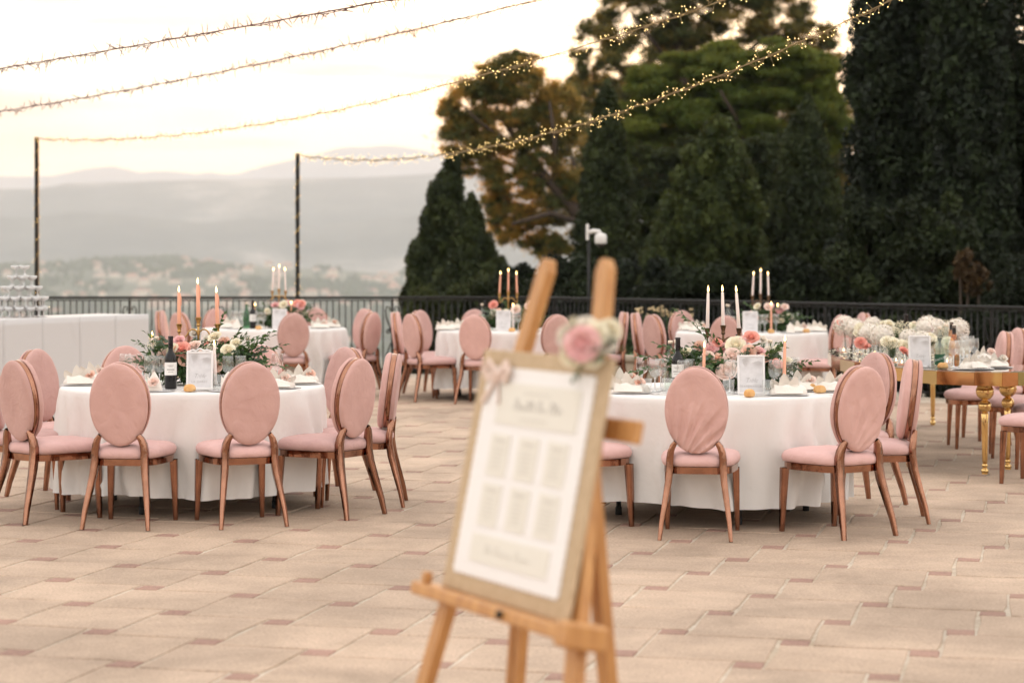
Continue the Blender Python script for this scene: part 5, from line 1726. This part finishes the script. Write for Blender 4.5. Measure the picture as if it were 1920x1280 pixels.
# ---- far left table
def far_table(tc_, nm, cx, cand_mat, wax, cup_px, sign_px, sign_word, roses_seed, wine, waters, glasses, naps, rolls, tapers, H=.40, cand_L=.2, span=.10, cand_dy=0.0, arr_len=.62, greens=34):
    r = random.Random(roses_seed)
    candelabra('%s candelabra on the %s' % ('gold' if cand_mat == 'brass' else 'bronze', nm), on(tc_, cup_px, cand_dy), cand_mat, H=H, span=span, up=.02)
    p = on(tc_, cup_px, cand_dy)
    for dx, dz, w in ((-span, -.02, 'left'), (0, 0, 'middle'), (span, -.02, 'right')):
        taper(wax, cand_L * (1.06 if dx == 0 else 1), '%s tall taper of the candelabra on the %s' % (w, nm), (p.x + dx, p.y, p.z + H + dz - .012), ({'left': .05, 'middle': .01, 'right': -.03}[w], 0))
    cols = ['pink', 'cream', 'peach', 'blush', 'white', 'pink', 'coral', 'cream']
    roses = [(r.choice(cols), r.uniform(-.42, .42) * arr_len, -r.uniform(.02, .16), r.uniform(.12, .29), r.uniform(.85, 1.2)) for _ in range(15)]
    arrangement('centrepiece of pink and cream flowers on the ' + nm, on(tc_, cx, .0), 0, arr_len, .38, .26, roses, roses_seed, nspr=greens,
                long_at=[(.22, .1, 5, 12, .8), (-.22, .1, 176, 12, .8)])
    if sign_px: table_sign('white framed table sign on the ' + nm, on(tc_, sign_px, -.48), 0, sign_word)
    for px, dy in wine: bottle_wine('dark wine bottle on the ' + nm, on(tc_, px, dy), R_(10))
    ORD = ('leftmost', 'second from the left', 'third from the left', 'fourth from the left', 'fifth from the left')
    for i, (px, dy, k) in enumerate(sorted(waters)):
        bottle_water(k, '%s water bottle, %s on the %s' % ('green' if k == 'green' else 'clear', ORD[i], nm), on(tc_, px, dy), 0, False)
    for px, dy in glasses: wine_glass('clear wine glass on the ' + nm, on(tc_, px, dy), 'wine glasses on the ' + nm)
    for i, (px, dy, st, ro) in enumerate(sorted(naps, key=lambda q: q[0])):
        place_setting(tc_, px, dy, nm, 'setting %s on the %s' % (ORD[i], nm), st, roses_seed + i, ro, rz=r.uniform(-.4, .4))
    for i, (px, dy) in enumerate(rolls):
        put('bread_roll', ROLLS[i % 3], 'bread roll on the %s%s' % (nm, '' if i == 0 else ', farther right'), 'bread roll', on(tc_, px, dy), .3, 'bread rolls')
    for px, dy, m, L in tapers:
        q = on(tc_, px, dy); lab = '%s low taper %s on the %s' % ('peach' if m == 'wax_peach' else 'white', 'left' if px < cx else 'right', nm)
        candlestick('glass holder of the ' + lab, q); taper(m, L, lab, (q.x, q.y, q.z + .028))


far_table(TC, 'far left table', 532, 'brass', 'wax_white', 523, 524, 'CANNES', 51, [(474, -.3)], [(462, -.1, 'green'), (553, .1, 'clear'), (568, 0, 'clear')],
          [(448, -.1), (455, .1), (484, -.42), (494, -.44), (440, .2)], [(430, -.1, 'lotus', 'blush'), (600, -.2, 'lotus', 'blush'), (622, .1, 'lotus', 'peach'), (445, -.4, 'cone', None)], [(485, -.66)],
          [(478, .1, 'wax_peach', .22), (546, -.1, 'wax_peach', .25)], H=.455, cand_L=.245, span=.078)
far_table(TD, 'table behind the easel', 965, 'brass', 'wax_peach', 953, 944, 'GRASSE', 52, [(910, .1)], [(904, 0, 'clear'), (920, .1, 'clear'), (996, .1, 'clear'), (1002, .2, 'clear')],
          [(964, -.4), (972, -.3), (990, -.2)], [(836, -.1, 'lotus', None), (862, .2, 'lotus', None), (992, -.6, 'cone', None), (880, -.45, 'lotus', 'blush')], [(960, -.66)],
          [(962, -.2, 'wax_white', .24)], H=.44, cand_L=.22, span=.10)
far_table(TE, 'far right table', 1442, 'bronze', 'wax_white', 1426, 1407, 'ANTIBES', 53, [(1372, 0)], [(1363, .1, 'clear'), (1366, -.1, 'clear'), (1464, .1, 'clear'), (1476, 0, 'clear')],
          [(1425, -.4), (1434, -.45), (1486, -.1), (1492, .1), (1455, -.3)], [(1310, 0, 'lotus', 'peach'), (1290, .3, 'lotus', None), (1482, -.6, 'cone', None), (1500, -.3, 'lotus', 'blush'), (1532, -.1, 'lotus', None)], [(1446, -.68), (1512, -.5)],
          [(1446, -.4, 'wax_peach', .27), (1458, .2, 'wax_white', .24)], H=.42, cand_L=.24, span=.09)

# ------------------------------------------------------------------ curved gold table
GT_Z = .775
outer = [(3.42, 15.32), (3.08, 15.55), (2.84, 16.1), (2.70, 16.9), (2.67, 17.7), (2.74, 18.6), (2.98, 19.6), (3.4, 20.4), (3.95, 20.9)]
inner = [(4.3, 20.55), (4.25, 20.1), (3.85, 19.65), (3.58, 19.0), (3.47, 18.2), (3.48, 17.4), (3.62, 16.75), (3.86, 16.3), (3.93, 15.95), (3.82, 15.55), (3.62, 15.36)]
poly = [Vector((*p, 0)) for p in outer + inner]
sm = []
n = len(poly)
for i in range(n):
    for t in (0, .34, .67):
        p0, p1, p2, p3 = poly[i - 1], poly[i], poly[(i + 1) % n], poly[(i + 2) % n]
        sm.append(.5 * ((2 * p1) + (p2 - p0) * t + (2 * p0 - 5 * p1 + 4 * p2 - p3) * t * t + (3 * p1 - p0 - 3 * p2 + p3) * t ** 3))
gc = Vector((3.3, 17.8, 0))
gt = thing('gold_table', 'curved mirror-topped gold table with ball legs and white flowers', 'table', tuple(gc))
m = len(sm); rel = [p - gc for p in sm]
# orientation: make the outline counter-clockwise
ar = sum(rel[i].x * rel[(i + 1) % m].y - rel[(i + 1) % m].x * rel[i].y for i in range(m))
if ar < 0: rel = rel[::-1]
MB().add([(p.x, p.y, GT_Z) for p in rel] + [(p.x, p.y, GT_Z - .008) for p in rel], [tuple(range(m)), tuple(range(2 * m - 1, m - 1, -1))] + [(i, i + m, (i + 1) % m + m, (i + 1) % m) for i in range(m)], smooth=False).build('mirror_top', 'mirror_top', gt)
# gold apron: flat polished plates side by side
k = 0
while k < m:
    a, b = rel[k], rel[(k + 2) % m]
    d = (b - a); L = d.length; d.normalize(); nn = Vector((d.y, -d.x, 0))
    MB().add([a + nn * .004 + Vector((0, 0, GT_Z - .011)), b + nn * .004 + Vector((0, 0, GT_Z - .011)), b + nn * .004 + Vector((0, 0, GT_Z - .105)), a + nn * .004 + Vector((0, 0, GT_Z - .105)),
              a - nn * .014 + Vector((0, 0, GT_Z - .011)), b - nn * .014 + Vector((0, 0, GT_Z - .011)), b - nn * .014 + Vector((0, 0, GT_Z - .105)), a - nn * .014 + Vector((0, 0, GT_Z - .105))],
             [(0, 3, 2, 1), (4, 5, 6, 7), (0, 1, 5, 4), (3, 7, 6, 2), (0, 4, 7, 3), (1, 2, 6, 5)], smooth=False).build('apron_panel', 'gold', gt)
    k += 2
ball = lambda z, r, n=10: [(r * math.sin(math.pi * i / n) + .0001, z - r * math.cos(math.pi * i / n)) for i in range(1, n)]
legp = [(.022, 0), (.024, .004)] + ball(.022, .027) + [(.018, .048)] + ball(.062, .022) + [(.017, .08), (.020, .10), (.024, .36), (.028, .44), (.022, .452)] + ball(.498, .048, 12) + [(.022, .545)] + ball(.606, .066, 14) + [(.03, .668), (.05, .669)]
LEG = lmesh('leg', legp, 20, 'gold')
for x, y in ((3.47, 15.75), (3.02, 16.3), (2.90, 18.35), (3.20, 17.2), (3.36, 18.3), (3.72, 16.1), (3.3, 19.9), (4.0, 20.4)):
    link('leg', LEG, gt, (x - gc.x, y - gc.y, 0))


def onF(px, d): return Vector(((px - 960) * d / F_PX, d, GT_Z + .002))


table_sign('white framed sign standing at the near end of the gold table', onF(1725, 15.85), R_(2), 'VENCE')
put('bread_roll', ROLLS[1], 'bread roll beside the green labelled bottle, gold table', 'bread roll', onF(1768, 15.65), .2, 'bread rolls')
gb = bottle_water('clear', 'clear bottle with a green label on the gold table', onF(1762, 15.95), 0, cap=True)
lb = MB().lathe([(.0406, .012), (.0406, .094)], 24, arc=(math.pi * 1.05, math.pi * 1.95)).build('label', 'green_label', gb)
# the white lettering follows the round label
tm = text_mesh('BADOIT', .026, .1, 'paper', 1.0)
for v in tm.vertices:
    x, y = v.co.x, v.co.y + v.co.x * .30
    a = -math.pi / 2 + x / .0409
    v.co = (.0411 * math.cos(a), .0411 * math.sin(a), .052 + y)
link('lettering', tm, lb)
for px, d, k, lab in ((1714, 17.3, 'clear', 'clear water bottle between the white flowers of the gold table'), (1774, 16.6, 'clear', 'clear water bottle behind the green labelled one, gold table'),
                      (1784, 17.2, 'rose', 'taller looking rose wine bottle at the back of the gold table'), (1789, 16.3, 'rose', 'rose wine bottle in front, right of the green labelled one')):
    b = bottle_water(k, lab, onF(px, d), 0)
    if k == 'rose': link('foil_capsule', WF, b, (0, 0, -.034))
bottle_wine('dark wine bottle among the white flowers of the gold table', onF(1699, 18.3), 0)
GLF = 'clear wine glass on the gold table beside the bottles'
for px, d in ((1808, 16.6), (1818, 16.8), (1788, 15.85), (1800, 15.9), (1812, 16.0), (1826, 16.3), (1806, 17.2)):
    wine_glass(GLF, onF(px, d), 'wine glasses on the gold table')
for px, d in ((1808, 15.95), (1821, 16.05), (1779, 15.75)):
    put('tumbler', TG, 'clear tumbler on the gold table by the napkins', 'tumbler', onF(px, d), 0, 'tumblers on the gold table')
for i, (px, d, ro, lab) in enumerate(((1832, 15.62, None, 'napkin nearest the edge of the gold table'), (1868, 15.85, 'white', 'napkin at the right end of the gold table'), (1846, 17.0, 'blush', 'pointed napkin at the back of the gold table'), (1818, 15.6, None, 'crumpled white napkin by the roll, gold table'))):
    p = onF(px, d)
    put('plate', CPLATE, 'silver plate under the ' + lab, 'plate', p, 0, 'silver plates')
    put('napkin', NAPL[i % 3], 'ivory ' + lab, 'napkin', p + Vector((0, 0, .006)), .3 * i, 'folded ivory napkins')
    if ro: q = put('rose_bloom', ROSE[ro], 'pale rose on the ' + lab, 'rose', p + Vector((.05, -.02, .07)), 0, 'roses on the napkins', .7); q.rotation_euler = (.8, .2, 0)

BUD = lmesh('vase', [(.030, 0), (.032, .003), (.032, .05), (.024, .08), (.022, .11), (.024, .112), (.0235, .113), (.0205, .108), (.0225, .08), (.0305, .05), (.030, .004), (0, .0035)], 16, 'clear_glass')
rv = random.Random(77)
vases = [(1586, 18.6, 'hyd', .20), (1605, 18.2, 'hyd', .19), (1622, 18.0, 'cream', .19), (1632, 17.3, 'hyd', .17), (1655, 17.0, 'hyd', .17), (1668, 16.7, 'cream', .14), (1676, 17.6, 'gyp', .16), (1690, 17.9, 'gyp', .20), (1706, 16.9, 'hyd', .15),
         (1722, 16.8, 'hyd', .14), (1734, 17.6, 'hyd', .20), (1752, 17.9, 'hyd', .20), (1745, 17.0, 'cream', .16), (1776, 18.0, 'gyp', .20), (1798, 17.8, 'hyd', .19), (1646, 18.4, 'gyp', .18), (1662, 18.8, 'cream', .20), (1612, 17.2, 'pink', .10), (1678, 16.3, 'gyp', .13), (1700, 16.2, 'pink', .10),
         (1740, 18.6, 'hyd', .2), (1720, 19.0, 'cream', .18), (1638, 19.2, 'hyd', .18), (1778, 16.9, 'cream', .15), (1762, 17.3, 'gyp', .17), (1694, 16.6, 'cream', .13)]
for i, (px, d, kind, hh) in enumerate(vases):
    lab = {'hyd': 'bud vase with a white flower ball in the crowd on the gold table', 'cream': 'bud vase with cream roses in the crowd on the gold table',
           'gyp': 'bud vase with fine baby breath in the crowd on the gold table', 'pink': 'bud vase with a pink bloom in the crowd on the gold table'}[kind]
    v = thing('bud_vase', lab, 'vase', tuple(onF(px, d)), 0, 'bud vases with ' + kind.replace('hyd', 'white balls').replace('gyp', 'baby breath') + ' on the gold table')
    link('vase', BUD, v)
    st = MB()
    for q in range(3):
        st.tube([(rv.uniform(-.012, .012), rv.uniform(-.012, .012), .006), (rv.uniform(-.01, .01), rv.uniform(-.01, .01), .1), (rv.uniform(-.03, .03), rv.uniform(-.02, .02), hh)], .0022, 4)
    st.build('stems', 'stem_green', v)
    if kind == 'hyd':
        link('bloom', HYD, v, (rv.uniform(-.02, .02), 0, hh + .02), rot=(rv.uniform(-.3, .6), rv.uniform(-.4, .4), rv.uniform(0, 6)), scale=rv.uniform(1.2, 1.6))
        if rv.random() < .6: link('bloom', ROSE[rv.choice(['coral', 'pink', 'peach'])], v, (rv.uniform(-.06, .06), -.05, hh + rv.uniform(-.03, .07)), rot=(.9, rv.uniform(-.4, .4), 0), scale=.8)
    elif kind == 'gyp':
        for q in range(3):
            g = tag(link('baby_breath', GYPB, v, (rv.uniform(-.03, .03), rv.uniform(-.03, .03), hh - .02 + rv.uniform(-.03, .03)), rot=(rv.uniform(-.3, .6), rv.uniform(-.5, .5), rv.uniform(0, 6)), scale=rv.uniform(1.0, 1.5)), kind='stuff'); link('twigs', GYPS, g)
    else:
        for q in range(3 if kind == 'cream' else 2):
            link('bloom', ROSE['coral' if kind == 'pink' else 'cream'], v, (rv.uniform(-.045, .045), rv.uniform(-.03, .03), hh + rv.uniform(-.02, .03)), rot=(rv.uniform(.3, 1.2), rv.uniform(-.5, .5), 0), scale=rv.uniform(.9, 1.2))
TLG = lmesh('cup', [(.030, 0), (.034, .004), (.036, .055), (.035, .055), (.032, .006), (0, .005)], 18, 'clear_glass')
TLW = lmesh('wax', [(.0, .006), (.029, .006), (.031, .024), (0, .0245)], 16, 'wax_peach')
for px, d in ((1582, 18.0), (1612, 17.7), (1680, 16.25), (1691, 15.95), (1776, 16.1), (1640, 17.4), (1607, 18.6), (1665, 16.1), (1842, 16.4)):
    t = thing('tealight', 'tealight glowing in a small glass on the gold table', 'candle', tuple(onF(px, d)), 0, 'tealights on the gold table')
    link('cup', TLG, t); link('wax', TLW, t); link('flame', FLAME, t, (0, 0, .026), scale=.7)
# scattered rose petals
pq = []
for k in range(520):
    c = 0
    while True:
        px = rv.uniform(1555, 1760); d = rv.uniform(15.7, 18.9)
        p = onF(px, d)
        # keep to the table top
        x, y = p.x - gc.x, p.y - gc.y; ins = False
        for i in range(m):
            a, b = rel[i], rel[(i + 1) % m]
            if (a.y > y) != (b.y > y) and x < (b.x - a.x) * (y - a.y) / (b.y - a.y) + a.x: ins = not ins
        if ins: break
    s = rv.uniform(.012, .02); a = rv.uniform(0, 6.3)
    z = GT_Z + .003 + rv.uniform(0, .014)
    pq.append([(p.x + s * math.cos(a + q * math.pi / 2) * (1 if q % 2 else .7), p.y + s * math.sin(a + q * math.pi / 2) * (1 if q % 2 else .7), z + rv.uniform(0, .012)) for q in range(4)])
o = link('rose_petals', np_quads('rose_petals', np.array(pq), 'petal_cream'))
tag(o, 'loose ivory rose petals scattered along the gold table', 'petals', kind='stuff')

# ------------------------------------------------------------------ white champagne counter and coupe tower
CB = Vector((-3.436, 20.35, 0)); cdir = Vector((-.466, -.885, 0)).normalized()
cyaw = math.atan2(cdir.y, cdir.x)
bar = thing('champagne_counter', 'long white fabric-covered counter carrying the glass tower', 'counter', tuple(CB), cyaw)
# local x runs along the front towards the viewer, local -y is the far side
PW = .512; BH = 1.05; BD = .62
for k in range(8):
    x0, x1 = k * PW, (k + 1) * PW
    def pan(u, v, x0=x0, x1=x1):
        z = .02 + (BH - .02) * min(v / .9, 1.0)
        y = .006 * math.sin(math.pi * u) - .014 * (max(0, 1 - min(u, 1 - u) / .035)) + .03 * (1 - v) ** 2
        if v > .9: y -= (v - .9) / .1 * .02; z = BH + .006 * math.sin((v - .9) / .1 * 1.57)
        crease = .006 * math.sin((u * 22 - v * 34)) * math.exp(-((u - .18) / .16) ** 2 - ((v - .80) / .08) ** 2) if k == 2 else 0
        return (x0 + (x1 - x0) * u, y + crease, z)
    MB().grid(pan, 56, 20).build('cover_panel', 'spandex', bar)
MB().bbox((.004, -BD, .02), (8 * PW, -.016, BH + .002), .012).build('top', 'spandex', bar)

COUPE = MB().lathe([(.030, 0), (.0305, .002), (.012, .005), (.0045, .012), (.0038, .045), (.008, .053), (.026, .060), (.041, .072), (.0465, .092), (.0455, .092), (.040, .0735), (.025, .0625), (0, .058)], 18).mesh('coupe_glass', 'crystal')
tw = Vector((-4.41, 19.31, BH + .006))
tiers = [(.196, 13, .10, 6), (.196, 13, .10, 6), (.146, 9, .055, 3), (.098, 6, 0, 1), (.052, 3, 0, 0)]
names = ['bottom', 'second', 'middle', 'fourth', 'top']
for k, (r1, n1, r2, n2) in enumerate(tiers):
    for r0_, n0 in ((r1, n1), (r2, n2)):
        for i in range(n0):
            a = 2 * math.pi * i / n0 + k * .3
            put('coupe_glass', COUPE, 'clear champagne coupe in the %s tier of the glass tower' % names[k], 'coupe glass', (tw.x + r0_ * math.cos(a), tw.y + r0_ * math.sin(a), tw.z + k * .0925), 0, 'coupes in the %s tier' % names[k])

# ------------------------------------------------------------------ easel with the seating board
EY = R_(-62); ETILT = R_(11.6)
eu = Vector((math.cos(EY), math.sin(EY), 0)); en = Vector((-math.sin(EY), math.cos(EY), 0)); ez = Vector((0, 0, 1))
H_B, W_B = .65, .689
eb = Vector((-.029, 5.50, .697))
ev = (en * math.sin(ETILT) + ez * math.cos(ETILT)).normalized(); ew = eu.cross(ev)   # ew points to the viewer's side or away
if ew.dot(en) > 0: ew = -ew
BM = Matrix(((eu.x, -ew.x, ev.x, eb.x), (eu.y, -ew.y, ev.y, eb.y), (eu.z, -ew.z, ev.z, eb.z), (0, 0, 0, 1)))   # board frame: x across, y into the easel, z up the board


def board_pt(s, t, q=0): return BM @ Vector((s, q, t))


easel = thing('easel', 'wooden easel in the blurred foreground', 'easel', (eb.x, eb.y, 0))
eo = Vector((eb.x, eb.y, 0))
ptop = lambda s: board_pt(s * .155, .878, .045)
pbot_dir = lambda s: (board_pt(s * .155, .878, .045), board_pt(s * .345, -.02, .035))
for s in (-1, 1):
    a, b = pbot_dir(s)
    d = b - a; t = (-a.z) / d.z
    foot = a + d * t
    MB().tube([a - d.normalized() * -.0 - eo, foot - eo], (.026, .015), square=True, up=tuple(eu)).build('front_post', 'wood', easel)
    # cut, rounded tip
    MB().tube([a - eo, a - d.normalized() * .03 - eo], [(.026, .015), (.011, .014)], square=True, up=tuple(eu)).build('post_tip', 'wood', easel)
    h = board_pt(s * .15, .46, .078)
    if s > 0:
        rf = Vector((h.x, h.y, 0)) + en * .15 - eu * .07
        MB().tube([h - eo, rf - eo], (.026, .015), square=True, up=tuple(eu)).build('rear_leg', 'wood', easel)
    else:
        for o_ in (0, .036):
            rf = Vector((h.x, h.y, 0)) + en * .06 - eu * (.28 - o_)
            MB().tube([h + eu * o_ - eo, rf - eo], (.014, .013), square=True, up=tuple(eu)).build('rear_leg', 'wood', easel)
MB().bbox((-.42, .063, .455), (.405, .085, .512), .004, Matrix.Translation(-eo) @ BM).build('crossbar', 'wood', easel)
lg = MB().bbox((-.435, -.048, -.038), (.40, .034, -.002), .006, Matrix.Translation(-eo) @ BM).build('ledge', 'wood', easel)
MB().bbox((-.385, -.046, -.0015), (-.357, -.022, .03), .004, Matrix.Translation(-eo) @ BM).build('peg', 'wood', easel)
MB().bbox((.372, -.05, -.052), (.435, .07, .012), .008, Matrix.Translation(-eo) @ BM).build('ledge_clamp', 'wood', easel)
MB().tube([board_pt(.10, -.020, -.0475) - eo, board_pt(.10, -.020, -.060) - eo], .010, 8).build('screw_knob', 'iron', easel)
MB().bbox((-.30, .05, .08), (.30, .07, .125), .004, Matrix.Translation(-eo) @ BM).build('lower_crossbar', 'wood', easel)

bd = thing('seating_board', 'kraft board with white seating plan cards on the easel', 'board', (eb.x, eb.y, eb.z))
X_ = Matrix.Translation(-eb) @ BM
MB().bbox((-W_B / 2, 0, .0), (W_B / 2, .012, H_B), .003, X_).build('backing', 'kraft', bd)
# white paper with a scalloped edge
pw, ph = W_B / 2 - .062, H_B - .05
ol = []
def edge(p, q, n):
    for i in range(n):
        t = i / n; x = p[0] + (q[0] - p[0]) * t; z = p[1] + (q[1] - p[1]) * t
        L = math.hypot(q[0] - p[0], q[1] - p[1]); nx, nz_ = (q[1] - p[1]) / L, -(q[0] - p[0]) / L
        b = .006 * abs(math.sin(math.pi * t * n / 4))
        ol.append((x + nx * b, z + nz_ * b))
z0 = .052
edge((-pw, z0), (pw, z0), 88); edge((pw, z0), (pw, ph), 96); edge((pw, ph), (-pw, ph), 88); edge((-pw, ph), (-pw, z0), 96)
nn = len(ol)
MB().add([(x, -.0045, z) for x, z in ol] + [(x, -.001, z) for x, z in ol], [tuple(range(nn))] + [(i, i + nn, (i + 1) % nn + nn, (i + 1) % nn) for i in range(nn)], X_, smooth=False).build('paper', 'board_paper', bd)
hd = MB().box((-.20, -.0075, .455), (.235, -.005, .565), X_).build('header_card', 'card_cream', bd)
ft = MB().box((-.205, -.0075, .088), (.215, -.005, .160), X_).build('footer_card', 'card_cream', bd)
cards = []
for r0_, z_ in ((0, .372), (1, .240)):
    for c0, x_ in enumerate((-.145, .01, .165)):
        c = MB().box((x_ - .052, -.0075, z_ - .056), (x_ + .052, -.005, z_ + .056), X_).build('name_card', 'card_cream', bd)
        w = MB()
        rr2 = random.Random(r0_ * 3 + c0)
        w.box((x_ - .03, -.0083, z_ + .034), (x_ + .03, -.0078, z_ + .041), X_)
        for q in range(6):
            l = rr2.uniform(.022, .034); w.box((x_ - l, -.0083, z_ + .018 - q * .011), (x_ + l, -.0078, z_ + .0205 - q * .011), X_)
        tag(w.build('card_lines', 'ink_faint', c), kind='stuff')


def script_line(parent, x0, x1, z, amp, seed, mat='ink', words=(0, 1)):
    """one line of loose handwriting"""
    r = random.Random(seed)
    mb = MB()
    for (a, b) in words:
        xs = x0 + (x1 - x0) * a; xe = x0 + (x1 - x0) * b
        n = max(10, int((xe - xs) / .0035)); pts = []
        hgt = 1
        for i in range(n + 1):
            t = i / n
            if i % 6 == 0: hgt = r.choice((.6, .7, 1.0, 1.7))
            if i < 5: hgt = 1.9
            ph_ = i * math.pi / 3
            pts.append(X_ @ Vector((xs + (xe - xs) * t - .003 * math.sin(ph_), -.0080, z + amp * hgt * (.5 - .5 * math.cos(ph_)))))
        mb.tube(pts, .0011, 4)
    mb.build('lettering', mat, parent)


script_line(hd, -.10, .15, .495, .016, 4, 'ink_pale', ((0, .42), (.50, .66), (.76, 1)))
script_line(ft, -.12, .12, .115, .012, 9, 'ink_faint', ((0, .12), (.22, .60), (.68, 1)))
MB().box((-.06, -.0083, .540), (.08, -.0078, .543), X_).box((-.06, -.0083, .472), (.08, -.0078, .475), X_).build('header_rule', 'ink_faint', hd)
# bow at the upper left corner of the paper
bw = MB()
for s in (-1, 1):
    lp_ = [(-.215 + s * .008, .585), (-.215 + s * .05, .612), (-.215 + s * .07, .592), (-.215 + s * .05, .572), (-.215 + s * .008, .582)]
    bw.tube([X_ @ Vector((x, -.014 - .008 * math.sin(i), z)) for i, (x, z) in enumerate(lp_)], [(.004, .012)] * 5, square=True)
    bw.tube([X_ @ Vector((-.215, -.010, .583)), X_ @ Vector((-.215 + s * .02 - .01, -.010, .55)), X_ @ Vector((-.215 + s * .045 - .02, -.010, .505))], [(.003, .010)] * 3, square=True)
bw.lathe([(0, -.012), (.012, -.006), (.013, .006), (0, .012)], 8, X_ @ T(-.215, -.014, .583))
bw.build('bow', 'ribbon', bd)

# flowers tied to the top of the easel
fc = board_pt(.265, .675, -.02)
fa = thing('flower_posy', 'posy of a pink rose and cream blooms on top of the easel', 'flowers', tuple(fc))
fa.scale = (.74, .74, .74)
rf = random.Random(9)
for m_, x, y, z, s in (('pink', -.035, -.07, .012, 1.35), ('cream', .015, -.03, .045, .95), ('white', .04, -.01, .01, .95), ('cream', -.065, -.02, -.025, .9), ('cream', .0, -.05, -.035, .8), ('white', -.02, 0, .065, .9), ('cream', .06, .01, .05, .9), ('white', -.08, .01, .03, .9)):
    link('flower', ROSE[m_], fa, (x, y, z), rot=(R_(75) + rf.uniform(-.3, .3), x * 5, rf.uniform(-.4, .4)), scale=s)
for k in range(12):
    g = tag(link('baby_breath', GYPB, fa, (rf.uniform(-.075, .065), rf.uniform(-.05, .04), rf.uniform(-.06, .055)), rot=(rf.uniform(.2, 1.6), rf.uniform(-.8, .8), rf.uniform(0, 6)), scale=.75), kind='stuff'); link('twigs', GYPS, g)
for k in range(8):
    link('sprig', rf.choice(SPR), fa, (rf.uniform(-.03, .05), rf.uniform(0, .03), -.03), rot=(rf.uniform(-.6, .6), rf.uniform(-.4, .8), rf.uniform(0, 6.3)), scale=.55)
